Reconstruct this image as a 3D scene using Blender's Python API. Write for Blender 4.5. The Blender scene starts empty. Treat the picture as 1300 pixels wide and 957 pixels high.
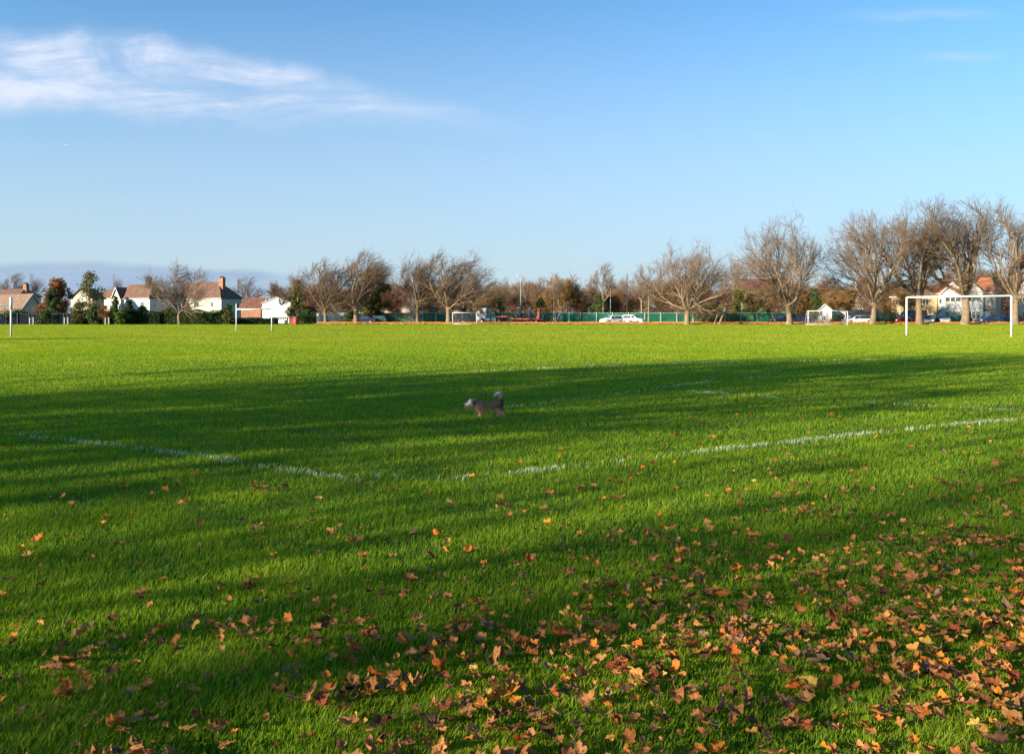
import bpy, bmesh, math, random
import numpy as np
from mathutils import Vector, Matrix

C = bpy.context.scene.collection
R = math.radians
rnd = random.Random(7)
H = 1.4                    # eye height
def gY(py): return 1400.0 / (py - 401.0)         # ground distance of a photo row
def gp(px, py):                                  # ground point
    Y = gY(py); return ((px - 650) / 1000 * Y, Y)
def zat(py, Y): return H + (401 - py) / 1000 * Y
def xat(px, Y): return (px - 650) / 1000 * Y

# ------------------------------------------------------------------ materials
def new_mat(name):
    m = bpy.data.materials.new(name); m.use_nodes = True
    nt = m.node_tree
    for n in list(nt.nodes): nt.nodes.remove(n)
    out = nt.nodes.new('ShaderNodeOutputMaterial')
    return m, nt, out
def N(nt, typ, **kw):
    n = nt.nodes.new(typ)
    for k, v in kw.items():
        if k in n.inputs: n.inputs[k].default_value = v
        else: setattr(n, k, v)
    return n
def ramp(nt, stops):
    r = nt.nodes.new('ShaderNodeValToRGB')
    e = r.color_ramp.elements
    while len(e) < len(stops): e.new(0.5)
    for el, (p, c) in zip(e, stops):
        el.position = p; el.color = (*c, 1) if len(c) == 3 else c
    return r
def mat(name, col, rough=0.85, var=0.25, scale=3.0, bump=0.0, metal=0.0, spec=0.3, translucent=0.0, objvar=0.0):
    m, nt, out = new_mat(name)
    L = nt.links.new
    tc = N(nt, 'ShaderNodeTexCoord')
    no = N(nt, 'ShaderNodeTexNoise', Scale=scale, Detail=6.0, Roughness=0.65)
    L(tc.outputs['Object'], no.inputs['Vector'])
    c = Vector(col)
    r = ramp(nt, [(0.3, tuple(c * (1 - var))), (0.7, tuple(min(1, x * (1 + var)) for x in c))])
    L(no.outputs['Fac'], r.inputs['Fac'])
    p = N(nt, 'ShaderNodeBsdfPrincipled', Roughness=rough, Metallic=metal)
    p.inputs['Specular IOR Level'].default_value = spec
    src = r.outputs['Color']
    if objvar:
        oi = N(nt, 'ShaderNodeObjectInfo')
        hs = N(nt, 'ShaderNodeHueSaturation')
        mr = N(nt, 'ShaderNodeMapRange'); mr.inputs['To Min'].default_value = 1 - objvar; mr.inputs['To Max'].default_value = 1 + objvar
        L(oi.outputs['Random'], mr.inputs['Value']); L(mr.outputs['Result'], hs.inputs['Value'])
        L(src, hs.inputs['Color']); src = hs.outputs['Color']
    L(src, p.inputs['Base Color'])
    if bump:
        b = N(nt, 'ShaderNodeBump', Strength=bump, Distance=0.05)
        n2 = N(nt, 'ShaderNodeTexNoise', Scale=scale * 5, Detail=4.0); L(tc.outputs['Object'], n2.inputs['Vector'])
        L(n2.outputs['Fac'], b.inputs['Height']); L(b.outputs['Normal'], p.inputs['Normal'])
    if translucent:
        t = N(nt, 'ShaderNodeBsdfTranslucent'); L(src, t.inputs['Color'])
        mx = N(nt, 'ShaderNodeMixShader', Fac=translucent)
        L(p.outputs[0], mx.inputs[1]); L(t.outputs[0], mx.inputs[2]); L(mx.outputs[0], out.inputs[0])
    else: L(p.outputs[0], out.inputs[0])
    return m
def tile_mat(name, col, col2, bw=0.3, bh=0.28, mortar=(0.05, 0.04, 0.04)):
    """tiles or bricks laid in courses, in object space (u along x+y, v = z)"""
    m, nt, out = new_mat(name); L = nt.links.new
    tc = N(nt, 'ShaderNodeTexCoord'); sp = N(nt, 'ShaderNodeSeparateXYZ'); L(tc.outputs['Object'], sp.inputs[0])
    ad = N(nt, 'ShaderNodeMath', operation='ADD'); L(sp.outputs[0], ad.inputs[0]); L(sp.outputs[1], ad.inputs[1])
    cb = N(nt, 'ShaderNodeCombineXYZ'); L(ad.outputs[0], cb.inputs[0]); L(sp.outputs[2], cb.inputs[1])
    br = N(nt, 'ShaderNodeTexBrick', Scale=1.0)
    br.inputs['Color1'].default_value = (*col, 1); br.inputs['Color2'].default_value = (*col2, 1)
    br.inputs['Mortar'].default_value = (*mortar, 1); br.inputs['Mortar Size'].default_value = bh * 0.05
    br.inputs['Brick Width'].default_value = bw; br.inputs['Row Height'].default_value = bh
    L(cb.outputs[0], br.inputs['Vector'])
    no = N(nt, 'ShaderNodeTexNoise', Scale=0.9, Detail=6.0, Roughness=0.7); L(tc.outputs['Object'], no.inputs['Vector'])
    mx = N(nt, 'ShaderNodeMix', data_type='RGBA', blend_type='MULTIPLY'); mx.inputs[0].default_value = 0.8
    r = ramp(nt, [(0.3, (0.6, 0.58, 0.55)), (0.7, (1.15, 1.1, 1.05))]); L(no.outputs['Fac'], r.inputs[0])
    L(br.outputs['Color'], mx.inputs[6]); L(r.outputs[0], mx.inputs[7])
    p = N(nt, 'ShaderNodeBsdfPrincipled', Roughness=0.85); p.inputs['Specular IOR Level'].default_value = 0.2
    L(mx.outputs[2], p.inputs['Base Color'])
    b = N(nt, 'ShaderNodeBump', Strength=0.6, Distance=0.03); L(br.outputs['Fac'], b.inputs['Height']); b.invert = True
    L(b.outputs[0], p.inputs['Normal']); L(p.outputs[0], out.inputs[0])
    return m
def glass_mat(name, col=(0.03, 0.04, 0.05)):
    m, nt, out = new_mat(name)
    p = N(nt, 'ShaderNodeBsdfPrincipled', Roughness=0.06)
    p.inputs['Specular IOR Level'].default_value = 0.8
    no = N(nt, 'ShaderNodeTexNoise', Scale=0.8, Detail=2.0); r = ramp(nt, [(0.3, col), (0.7, tuple(c * 2.5 for c in col))])
    nt.links.new(no.outputs[0], r.inputs[0]); nt.links.new(r.outputs[0], p.inputs['Base Color'])
    nt.links.new(p.outputs[0], out.inputs[0]); return m

M = {}
M['white_paint'] = mat('white_paint', (0.62, 0.61, 0.59), 0.45, 0.06, 2.0, spec=0.4)
M['old_white'] = mat('old_white', (0.66, 0.64, 0.6), 0.7, 0.15, 2.0)
M['cream_render'] = mat('cream_render', (0.42, 0.385, 0.31), 0.9, 0.12, 0.8, 0.3)
M['yellow_render'] = mat('yellow_render', (0.38, 0.28, 0.14), 0.9, 0.12, 0.8, 0.3)
M['pink_render'] = mat('pink_render', (0.42, 0.31, 0.25), 0.9, 0.15, 0.8, 0.3)
M['white_render'] = mat('white_render', (0.48, 0.45, 0.43), 0.9, 0.1, 0.8, 0.3)
M['grey_render'] = mat('grey_render', (0.42, 0.4, 0.37), 0.9, 0.12, 0.8, 0.3)
M['roof_brown'] = tile_mat('roof_brown', (0.14, 0.08, 0.058), (0.2, 0.115, 0.08))
M['roof_pink'] = tile_mat('roof_pink', (0.2, 0.13, 0.092), (0.26, 0.165, 0.115))
M['roof_orange'] = tile_mat('roof_orange', (0.5, 0.17, 0.07), (0.58, 0.23, 0.1))
M['roof_dark'] = tile_mat('roof_dark', (0.06, 0.055, 0.06), (0.09, 0.08, 0.08))
M['roof_red'] = tile_mat('roof_red', (0.17, 0.07, 0.05), (0.22, 0.1, 0.07))
M['brick'] = tile_mat('brick', (0.28, 0.11, 0.07), (0.36, 0.17, 0.1), 0.22, 0.075, (0.35, 0.3, 0.26))
M['glass'] = glass_mat('glass')
M['dark_timber'] = mat('dark_timber', (0.05, 0.045, 0.05), 0.8, 0.3, 4)
M['fence_timber'] = mat('fence_timber', (0.01, 0.014, 0.024), 0.95, 0.5, 3, spec=0.05)
M['green_metal'] = mat('green_metal', (0.06, 0.2, 0.13), 0.6, 0.1)
M['post_grey'] = mat('post_grey', (0.42, 0.44, 0.4), 0.6, 0.15)
M['concrete'] = mat('concrete', (0.4, 0.37, 0.33), 0.9, 0.2, 2, 0.2)
M['dark_metal'] = mat('dark_metal', (0.05, 0.05, 0.055), 0.5, 0.1)
M['rubber'] = mat('rubber', (0.02, 0.02, 0.02), 0.8, 0.1)
M['rim'] = mat('rim', (0.45, 0.45, 0.46), 0.35, 0.05, metal=0.7)
M['red_paint'] = mat('red_paint', (0.5, 0.05, 0.035), 0.45, 0.15)
M['faded_red'] = mat('faded_red', (0.52, 0.13, 0.09), 0.6, 0.2)
M['lamp_red'] = mat('lamp_red', (0.45, 0.02, 0.02), 0.3, 0.05)
M['lamp_clear'] = mat('lamp_clear', (0.7, 0.7, 0.68), 0.15, 0.05)
M['orange_door'] = mat('orange_door', (0.5, 0.18, 0.05), 0.7, 0.1)
M['green_cladding'] = mat('green_cladding', (0.13, 0.26, 0.09), 0.8, 0.15, 1)
M['bark'] = mat('bark', (0.19, 0.135, 0.085), 0.95, 0.35, 1.6, 0.5, objvar=0.15)
M['twig'] = mat('twig', (0.16, 0.105, 0.068), 0.95, 0.25, 0.5, objvar=0.18)
M['twig_red'] = mat('twig_red', (0.17, 0.085, 0.045), 0.95, 0.25, 0.5, objvar=0.18)
M['twig_pale'] = mat('twig_pale', (0.22, 0.165, 0.12), 0.95, 0.2, 0.5, objvar=0.15)
M['twig_ochre'] = mat('twig_ochre', (0.23, 0.13, 0.04), 0.95, 0.25, 0.5, objvar=0.15)
def leafm(name, col): return mat(name, col, 0.75, 0.4, 2.2, translucent=0.25, objvar=0.12)
M['lf_green'] = leafm('lf_green', (0.06, 0.1, 0.022))
M['lf_dark'] = leafm('lf_dark', (0.03, 0.06, 0.018))
M['lf_olive'] = leafm('lf_olive', (0.12, 0.11, 0.03))
M['lf_rust'] = leafm('lf_rust', (0.22, 0.085, 0.03))
M['lf_amber'] = leafm('lf_amber', (0.5, 0.24, 0.02))
M['lf_lime'] = leafm('lf_lime', (0.12, 0.17, 0.03))

# ------------------------------------------------------------------ mesh builder
class MB:
    def __init__(s): s.v = []; s.f = []; s.sm = []
    def add(s, vs, fs, smooth=False):
        b = len(s.v); s.v += [tuple(v) for v in vs]
        s.f += [tuple(b + i for i in f) for f in fs]; s.sm += [smooth] * len(fs); return s
    def box(s, x0, x1, y0, y1, z0, z1):
        vs = [(x, y, z) for z in (z0, z1) for y in (y0, y1) for x in (x0, x1)]
        return s.add(vs, [(0, 2, 3, 1), (4, 5, 7, 6), (0, 1, 5, 4), (2, 6, 7, 3), (0, 4, 6, 2), (1, 3, 7, 5)])
    def prism(s, poly, axis, a, b):
        """poly = 2D points; extruded along axis from a to b"""
        n = len(poly)
        def P(p, t):
            return {'x': (t, p[0], p[1]), 'y': (p[0], t, p[1]), 'z': (p[0], p[1], t)}[axis]
        vs = [P(p, a) for p in poly] + [P(p, b) for p in poly]
        return s.add(vs, [tuple(range(n))[::-1], tuple(range(n, 2 * n))] + [(i, (i + 1) % n, n + (i + 1) % n, n + i) for i in range(n)])
    def tube(s, pts, r, n=8, smooth=True):
        pts = [Vector(p) for p in pts]; rs = r if isinstance(r, (list, tuple)) else [r] * len(pts)
        rings = []
        for i, p in enumerate(pts):
            d = (pts[min(i + 1, len(pts) - 1)] - pts[max(i - 1, 0)]).normalized()
            u = d.orthogonal().normalized() if i == 0 else (u - d * u.dot(d)).normalized()
            w = d.cross(u)
            rings.append([p + (u * math.cos(2 * math.pi * k / n) + w * math.sin(2 * math.pi * k / n)) * rs[i] for k in range(n)])
        vs = [v for rg in rings for v in rg]
        fs = [(i * n + k, i * n + (k + 1) % n, (i + 1) * n + (k + 1) % n, (i + 1) * n + k) for i in range(len(pts) - 1) for k in range(n)]
        fs += [tuple(range(n))[::-1], tuple(range((len(pts) - 1) * n, len(pts) * n))]
        return s.add(vs, fs, smooth)
    def ellipsoid(s, c, rx, ry, rz, nu=12, nv=8):
        vs = [(c[0] + rx * math.cos(2 * math.pi * i / nu) * math.sin(math.pi * j / nv), c[1] + ry * math.sin(2 * math.pi * i / nu) * math.sin(math.pi * j / nv), c[2] + rz * math.cos(math.pi * j / nv)) for j in range(nv + 1) for i in range(nu)]
        return s.add(vs, [(j * nu + i, (j + 1) * nu + i, (j + 1) * nu + (i + 1) % nu, j * nu + (i + 1) % nu) for j in range(nv) for i in range(nu)], True)
    def mesh(s, name, m):
        me = bpy.data.meshes.new(name); me.from_pydata(s.v, [], s.f)
        me.polygons.foreach_set('use_smooth', s.sm); me.materials.append(m); me.update(); return me
    def build(s, name, m, parent=None):
        o = bpy.data.objects.new(name, s.mesh(name, m)); C.objects.link(o)
        if parent: o.parent = parent
        return o
def np_mesh(name, v, loops, starts, totals, m, attrs=(), smooth=False):
    me = bpy.data.meshes.new(name)
    me.vertices.add(len(v)); me.vertices.foreach_set('co', np.ascontiguousarray(v, np.float32).ravel())
    me.loops.add(len(loops)); me.loops.foreach_set('vertex_index', np.ascontiguousarray(loops, np.int32))
    me.polygons.add(len(starts)); me.polygons.foreach_set('loop_start', np.ascontiguousarray(starts, np.int32))
    me.polygons.foreach_set('loop_total', np.ascontiguousarray(totals, np.int32))
    if smooth: me.polygons.foreach_set('use_smooth', np.ones(len(starts), bool))
    for an, ad in attrs:
        a = me.attributes.new(an, 'FLOAT', 'POINT'); a.data.foreach_set('value', np.ascontiguousarray(ad, np.float32))
    if m: me.materials.append(m)
    me.update(calc_edges=True); return me
def tag(o, label=None, cat=None, group=None, kind=None):
    if label: o['label'] = label
    if cat: o['category'] = cat
    if group: o['group'] = group
    if kind: o['kind'] = kind
    return o
def empty(name, loc, rz=0.0, label=None, cat=None, group=None):
    o = bpy.data.objects.new(name, None); C.objects.link(o); o.location = loc; o.rotation_euler = (0, 0, rz)
    return tag(o, label, cat, group)
def link(name, me, parent=None, loc=(0, 0, 0)):
    o = bpy.data.objects.new(name, me); C.objects.link(o); o.location = loc
    if parent: o.parent = parent
    return o
def copy_tree(o, parent=None):
    c = o.copy(); C.objects.link(c); c.parent = parent
    for ch in list(o.children): copy_tree(ch, c)
    return c

# ------------------------------------------------------------------ camera, sun, sky
cam_d = bpy.data.cameras.new('camera'); cam = bpy.data.objects.new('camera', cam_d); C.objects.link(cam)
cam.location = (0, 0, H); cam.rotation_euler = (R(90), 0, 0)
cam_d.sensor_width = 36; cam_d.lens = 36 * 1000 / 1300; cam_d.shift_y = -(478.5 - 401) / 1300
cam_d.clip_start = 0.05; cam_d.clip_end = 20000
bpy.context.scene.camera = cam
SUN_EL = R(15.0)
LX, LY = 0.832, 0.555                      # the way the light travels over the ground
sun_d = bpy.data.lights.new('sun', 'SUN'); sun = bpy.data.objects.new('sun', sun_d); C.objects.link(sun)
sun_d.energy = 5.0; sun_d.angle = R(0.45); sun_d.color = (1.0, 0.87, 0.66)
sun.rotation_euler = Vector((LX * math.cos(SUN_EL), LY * math.cos(SUN_EL), -math.sin(SUN_EL))).to_track_quat('-Z', 'Y').to_euler()
sc = bpy.context.scene
sc.view_settings.view_transform = 'Standard'; sc.view_settings.look = 'None'
sc.view_settings.exposure = 1.32; sc.view_settings.gamma = 1.0
W = bpy.data.worlds.new('World'); sc.world = W; W.use_nodes = True
nt = W.node_tree
for n in list(nt.nodes): nt.nodes.remove(n)
Lk = nt.links.new
out = N(nt, 'ShaderNodeOutputWorld'); bg = N(nt, 'ShaderNodeBackground', Strength=0.091); Lk(bg.outputs[0], out.inputs[0])
sky = N(nt, 'ShaderNodeTexSky', sky_type='NISHITA', sun_disc=False)
sky.sun_elevation = SUN_EL; sky.sun_rotation = math.atan2(-LX, -LY); sky.air_density = 1.0; sky.dust_density = 0.6; sky.ozone_density = 2.0
tc = N(nt, 'ShaderNodeTexCoord'); sp = N(nt, 'ShaderNodeSeparateXYZ'); Lk(tc.outputs['Generated'], sp.inputs[0])
def mth(op, a, b=None, c=None, clamp=False):
    n = nt.nodes.new('ShaderNodeMath'); n.operation = op; n.use_clamp = clamp
    for i, x in enumerate((a, b, c)):
        if x is None: continue
        if isinstance(x, (int, float)): n.inputs[i].default_value = x
        else: Lk(x, n.inputs[i])
    return n.outputs[0]
def sstep(x, a, b):
    n = nt.nodes.new('ShaderNodeMapRange'); n.interpolation_type = 'SMOOTHSTEP'
    Lk(x, n.inputs['Value']); n.inputs['From Min'].default_value = a; n.inputs['From Max'].default_value = b
    return n.outputs['Result']
ysafe = mth('MAXIMUM', sp.outputs[1], 0.02)
U = mth('DIVIDE', sp.outputs[0], ysafe); V = mth('DIVIDE', sp.outputs[2], ysafe)
front = sstep(sp.outputs[1], 0.1, 0.4)
uv = N(nt, 'ShaderNodeCombineXYZ'); Lk(U, uv.inputs[0]); Lk(V, uv.inputs[1])
def noise(rot, sx, sy, scale, detail=8.0, rough=0.6, dist=0.0, off=0.0):
    mp = N(nt, 'ShaderNodeMapping'); mp.inputs['Rotation'].default_value = (0, 0, rot); mp.inputs['Scale'].default_value = (sx, sy, 1); mp.inputs['Location'].default_value = (off, off, 0)
    mp.vector_type = 'POINT'; Lk(uv.outputs[0], mp.inputs[0])
    no = N(nt, 'ShaderNodeTexNoise', Scale=scale, Detail=detail, Roughness=rough, Distortion=dist); Lk(mp.outputs[0], no.inputs['Vector'])
    return no.outputs['Fac']
n1 = noise(0, 1, 1, 7.0); nn = mth('SUBTRACT', n1, 0.5)
vw = mth('ADD', V, mth('MULTIPLY', nn, 0.06))
slope = mth('MULTIPLY_ADD', mth('ADD', U, 0.5), -0.235, 0.378)          # falling upper edge
top = mth('MINIMUM', slope, mth('MULTIPLY_ADD', mth('ADD', U, 0.65), -0.02, 0.374))
bot = mth('MULTIPLY_ADD', mth('ADD', U, 0.65), -0.032, 0.262)
m_top = sstep(mth('SUBTRACT', top, vw), 0.0, 0.035)
m_bot = sstep(mth('SUBTRACT', vw, bot), -0.022, 0.028)
fib = noise(R(24), 1.0, 4.5, 4.0, 9.0, 0.62, 0.6)
fib2 = noise(R(-18), 1.0, 2.2, 6.0, 8.0, 0.6, 0.8, 3.0)
fibm = mth('MULTIPLY', sstep(fib, 0.32, 0.66), sstep(fib2, 0.22, 0.62))
cir = mth('MULTIPLY', mth('MULTIPLY', m_top, m_bot), mth('MULTIPLY_ADD', fibm, 1.05, 0.14))
cir = mth('MULTIPLY', cir, mth('MULTIPLY_ADD', sstep(U, 0.1, -0.34), 0.72, 0.28))
# two faint wisps high on the right
w1 = mth('MULTIPLY', sstep(mth('ABSOLUTE', mth('ADD', V, mth('MULTIPLY_ADD', nn, 0.03, -0.381))), 0.012, 0.0), sstep(mth('ABSOLUTE', mth('SUBTRACT', U, 0.52)), 0.13, 0.02))
w2 = mth('MULTIPLY', sstep(mth('ABSOLUTE', mth('ADD', V, mth('MULTIPLY_ADD', nn, 0.03, -0.326))), 0.010, 0.0), sstep(mth('ABSOLUTE', mth('SUBTRACT', U, 0.57)), 0.07, 0.01))
cir = mth('ADD', cir, mth('MULTIPLY', mth('ADD', w1, w2), mth('MULTIPLY', fib, 0.4)))
cir = mth('MULTIPLY', mth('MULTIPLY', cir, front), 1.0, clamp=True)
# pale horizon veil, then the low grey-blue bank at the left
veil = mth('MULTIPLY', sstep(V, 0.52, -0.08), 0.95)
n4 = noise(0, 1, 2, 6.0, 8.0, 0.65, 0.3, 9.0)
btop = mth('MULTIPLY_ADD', mth('SUBTRACT', n4, 0.5), 0.022, mth('SUBTRACT', 0.070, mth('MULTIPLY', mth('MAXIMUM', mth('ADD', U, 0.50), 0.0), 0.07)))
bank = mth('MULTIPLY', sstep(mth('SUBTRACT', btop, V), -0.002, 0.009), sstep(mth('ADD', U, mth('MULTIPLY', nn, 0.1)), -0.2, -0.33))
bank = mth('MULTIPLY', mth('MULTIPLY', bank, front), mth('MULTIPLY_ADD', noise(0, 1, 7, 6.0, 7.0, 0.6, 0, 2.0), 1.1, 0.3), clamp=True)
def cmix(fac, a, b):
    n = nt.nodes.new('ShaderNodeMix'); n.data_type = 'RGBA'
    Lk(fac, n.inputs[0])
    for i, x in ((6, a), (7, b)):
        if isinstance(x, tuple): n.inputs[i].default_value = (*x, 1)
        else: Lk(x, n.inputs[i])
    return n.outputs[2]
tint = nt.nodes.new('ShaderNodeMix'); tint.data_type = 'RGBA'; tint.blend_type = 'MULTIPLY'; tint.inputs[0].default_value = 1
Lk(sky.outputs[0], tint.inputs[6]); tint.inputs[7].default_value = (0.48, 0.88, 1.12, 1)
col = cmix(veil, tint.outputs[2], (2.6, 3.05, 3.55))
col = cmix(bank, col, (1.65, 2.25, 3.1))
col = cmix(cir, col, (3.4, 3.75, 4.5))
Lk(col, bg.inputs['Color'])

# ------------------------------------------------------------------ ground
def ground_mat():
    m, nt, out = new_mat('turf'); L = nt.links.new
    tc = N(nt, 'ShaderNodeTexCoord')
    n1 = N(nt, 'ShaderNodeTexNoise', Scale=0.12, Detail=5.0); n2 = N(nt, 'ShaderNodeTexNoise', Scale=9.0, Detail=8.0, Roughness=0.7)
    L(tc.outputs['Object'], n1.inputs['Vector']); L(tc.outputs['Object'], n2.inputs['Vector'])
    r1 = ramp(nt, [(0.35, (0.09, 0.15, 0.014)), (0.65, (0.13, 0.2, 0.016))]); L(n1.outputs[0], r1.inputs[0])
    r2 = ramp(nt, [(0.3, (0.45, 0.45, 0.4)), (0.7, (1.2, 1.15, 1.0))]); L(n2.outputs[0], r2.inputs[0])
    mx = N(nt, 'ShaderNodeMix', data_type='RGBA', blend_type='MULTIPLY'); mx.inputs[0].default_value = 1
    L(r1.outputs[0], mx.inputs[6]); L(r2.outputs[0], mx.inputs[7])
    p = N(nt, 'ShaderNodeBsdfPrincipled', Roughness=0.95); p.inputs['Specular IOR Level'].default_value = 0.1
    L(mx.outputs[2], p.inputs['Base Color'])
    b = N(nt, 'ShaderNodeBump', Strength=1.0, Distance=0.08); L(n2.outputs[0], b.inputs['Height']); L(b.outputs[0], p.inputs['Normal'])
    L(p.outputs[0], out.inputs[0]); return m
g = MB(); g.add([(-3000, -400, 0), (3000, -400, 0), (3000, 6000, 0), (-3000, 6000, 0)], [(0, 1, 2, 3)])
tag(g.build('ground', ground_mat()), 'flat playing field turf reaching to the horizon', 'ground', kind='structure')

rng = np.random.default_rng(11)
def clump(x, y, s):
    """cheap smooth noise, -1..1"""
    return (np.sin(x * 1.3 * s + 1.7 * np.sin(y * 0.9 * s + 1)) + np.sin(y * 1.7 * s + 1.3 * np.sin(x * 1.1 * s + 2)) + np.sin((x + y) * 2.3 * s + np.sin((x - y) * 1.9 * s))) / 3
def blades(x, y, hgt, wid, lean, r, name, m, face_cam=0.35):
    n = len(x)
    a = rng.uniform(0, 2 * np.pi, n)                      # facing
    ux, uy = np.cos(a), np.sin(a)
    la = rng.uniform(0, 2 * np.pi, n)
    lx, ly = np.cos(la) * lean * hgt + 0.18 * hgt, np.sin(la) * lean * hgt + 0.1 * hgt
    v = np.zeros((n, 5, 3), np.float32)
    for k, (f, w) in enumerate(((0, 0.5), (0, -0.5), (0.55, 0.42), (0.55, -0.42), (1, 0))):
        v[:, k, 0] = x + ux * wid * w + lx * f ** 1.7
        v[:, k, 1] = y + uy * wid * w + ly * f ** 1.7
        v[:, k, 2] = hgt * f * (1 - 0.35 * lean * f) - (0.004 if f == 0 else 0)
    base = (np.arange(n, dtype=np.int32) * 5)[:, None]
    loops = (base + np.array([0, 1, 3, 2, 2, 3, 4], np.int32)[None]).ravel()
    tot = np.tile(np.array([4, 3], np.int32), n); st = np.concatenate([[0], np.cumsum(tot)[:-1]]).astype(np.int32)
    at = np.repeat(r, 5); tip = np.tile(np.array([0, 0, 0.55, 0.55, 1.0], np.float32), n)
    return np_mesh(name, v.reshape(-1, 3), loops, st, tot, m, (('rnd', at), ('tip', tip)), smooth=False)
def blade_mat(name, stops, trans=0.4, gloss=0.35):
    m, nt, out = new_mat(name); L = nt.links.new
    at = N(nt, 'ShaderNodeAttribute'); at.attribute_name = 'rnd'
    r = ramp(nt, stops); L(at.outputs['Fac'], r.inputs[0])
    d = N(nt, 'ShaderNodeBsdfPrincipled', Roughness=0.65); d.inputs['Specular IOR Level'].default_value = gloss * 0.4
    t = N(nt, 'ShaderNodeBsdfTranslucent'); L(r.outputs[0], d.inputs['Base Color'])
    hs = N(nt, 'ShaderNodeHueSaturation', Value=1.25, Saturation=1.05); L(r.outputs[0], hs.inputs['Color']); L(hs.outputs[0], t.inputs['Color'])
    mx = N(nt, 'ShaderNodeMixShader', Fac=trans); L(d.outputs[0], mx.inputs[1]); L(t.outputs[0], mx.inputs[2]); L(mx.outputs[0], out.inputs[0])
    return m
GA = 185000
NB = int(GA * 1.75 * math.log(129 / 2.1))
Yb = 2.1 * np.exp(rng.uniform(0, math.log(129 / 2.1), NB))
NF = int(150000 * 1.75 * math.log(129 / 25)); Yb = np.concatenate([Yb, 25 * np.exp(rng.uniform(0, math.log(129 / 25), NF))]); NB += NF
Xb = Yb * rng.uniform(-0.82, 0.82, NB) + rng.uniform(-0.5, 0.5, NB)
cn = clump(Xb, Yb, 3.0); cn2 = clump(Xb, Yb, 0.35)
keep = rng.uniform(0, 1, NB) < 0.8 + 0.35 * cn * np.exp(-Yb / 25)
Xb, Yb, cn, cn2 = Xb[keep], Yb[keep], cn[keep], cn2[keep]; NB = len(Xb)
hb = (0.042 + (0.012 * cn + 0.006 * cn2) * np.exp(-Yb / 30)) * (1 + (rng.uniform(0.6, 1.35, NB) - 1) * (0.35 + 0.65 * np.exp(-Yb / 20))) * (1 + 0.15 * np.exp(-Yb / 6)) * np.where(Yb > 40, 0.9, 1)
wb = np.maximum(0.0036, 0.00062 * np.minimum(Yb, 25) + 0.00036 * np.maximum(0, Yb - 25)) * rng.uniform(0.7, 1.3, NB)
wear = np.clip(clump(Xb + 3, Yb * 0.6, 0.9) * clump(Xb * 0.7, Yb + 5, 0.45) * 1.6 - 0.25, 0, 1)
rb = np.clip(0.43 + 0.5 * wear * rng.uniform(0, 1, NB) + 0.16 * cn * np.exp(-Yb / 30) + 0.10 * cn2 + rng.normal(0, 0.24, NB) * np.exp(-Yb / 28) + 0.36 * np.clip((Yb - 12) / 35, 0, 1), 0, 1)
grass_m = blade_mat('grass_blades', [(0.0, (0.05, 0.115, 0.01)), (0.3, (0.115, 0.225, 0.013)), (0.62, (0.21, 0.3, 0.014)), (0.88, (0.31, 0.35, 0.02)), (1.0, (0.4, 0.34, 0.1))], 0.45)
tag(link('grass', blades(Xb, Yb, hb, wb, 0.55 * rng.uniform(0.3, 1.2, NB), rb, 'grass', grass_m)), 'short green grass blades covering the whole playing field', 'grass', kind='stuff')

# white touchline paint left on the grass
line_m = blade_mat('line_paint', [(0.0, (0.14, 0.22, 0.08)), (0.4, (0.3, 0.36, 0.18)), (1.0, (0.56, 0.56, 0.44))], 0.25)
def pitch_line(pts, label, strength=1.0, width=0.085):
    P = [gp(*p) for p in pts]; xs, ys = [], []
    for (a, b) in zip(P, P[1:]):
        L_ = math.hypot(b[0] - a[0], b[1] - a[1]); ym = (a[1] + b[1]) / 2
        n = int(L_ * 560 * strength / max(1, ym / 9) ** 0.8)
        t = rng.uniform(0, 1, n); w = rng.normal(0, width * 0.42, n)
        dx, dy = (b[0] - a[0]) / L_, (b[1] - a[1]) / L_
        xs.append(a[0] + dx * L_ * t - dy * w); ys.append(a[1] + dy * L_ * t + dx * w)
    x, y = np.concatenate(xs), np.concatenate(ys)
    k = rng.uniform(0, 1, len(x)) < np.clip(0.3 + 0.8 * clump(x, y, 1.9) + 0.6 * clump(x, y, 8), 0.04, 1); x, y = x[k], y[k]
    n = len(x)
    me = blades(x, y, 0.052 * rng.uniform(0.7, 1.25, n), np.maximum(0.0042, 0.0008 * y) * rng.uniform(0.7, 1.3, n), np.full(n, 0.3), rng.uniform(0, 1, n), 'pitch_line', line_m)
    tag(link('pitch_line', me), label, 'pitch marking', 'white pitch markings', 'structure')
pitch_line([(20, 553), (110, 563), (270, 583), (395, 603), (482, 617)], 'patchy white touchline running left from the nearest corner', 0.6)
pitch_line([(470, 606), (560, 609), (650, 603), (850, 580), (1100, 552), (1330, 530)], 'white line running from the corner towards the right edge', 1.05)
pitch_line([(870, 498), (1000, 506), (1150, 515), (1340, 525)], 'thin white line in shade at the right of the field', 0.8)
pitch_line([(520, 476), (700, 467.5), (940, 460), (1320, 453)], 'faint white line along the far edge of the tree shade', 0.45)
pitch_line([(600, 524), (680, 514), (800, 499), (920, 482), (990, 478)], 'faint white curved line passing behind the dog', 0.2)
pitch_line([(175, 434.5), (270, 432)], 'short faint white line far out on the left of the field', 0.35)

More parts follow.
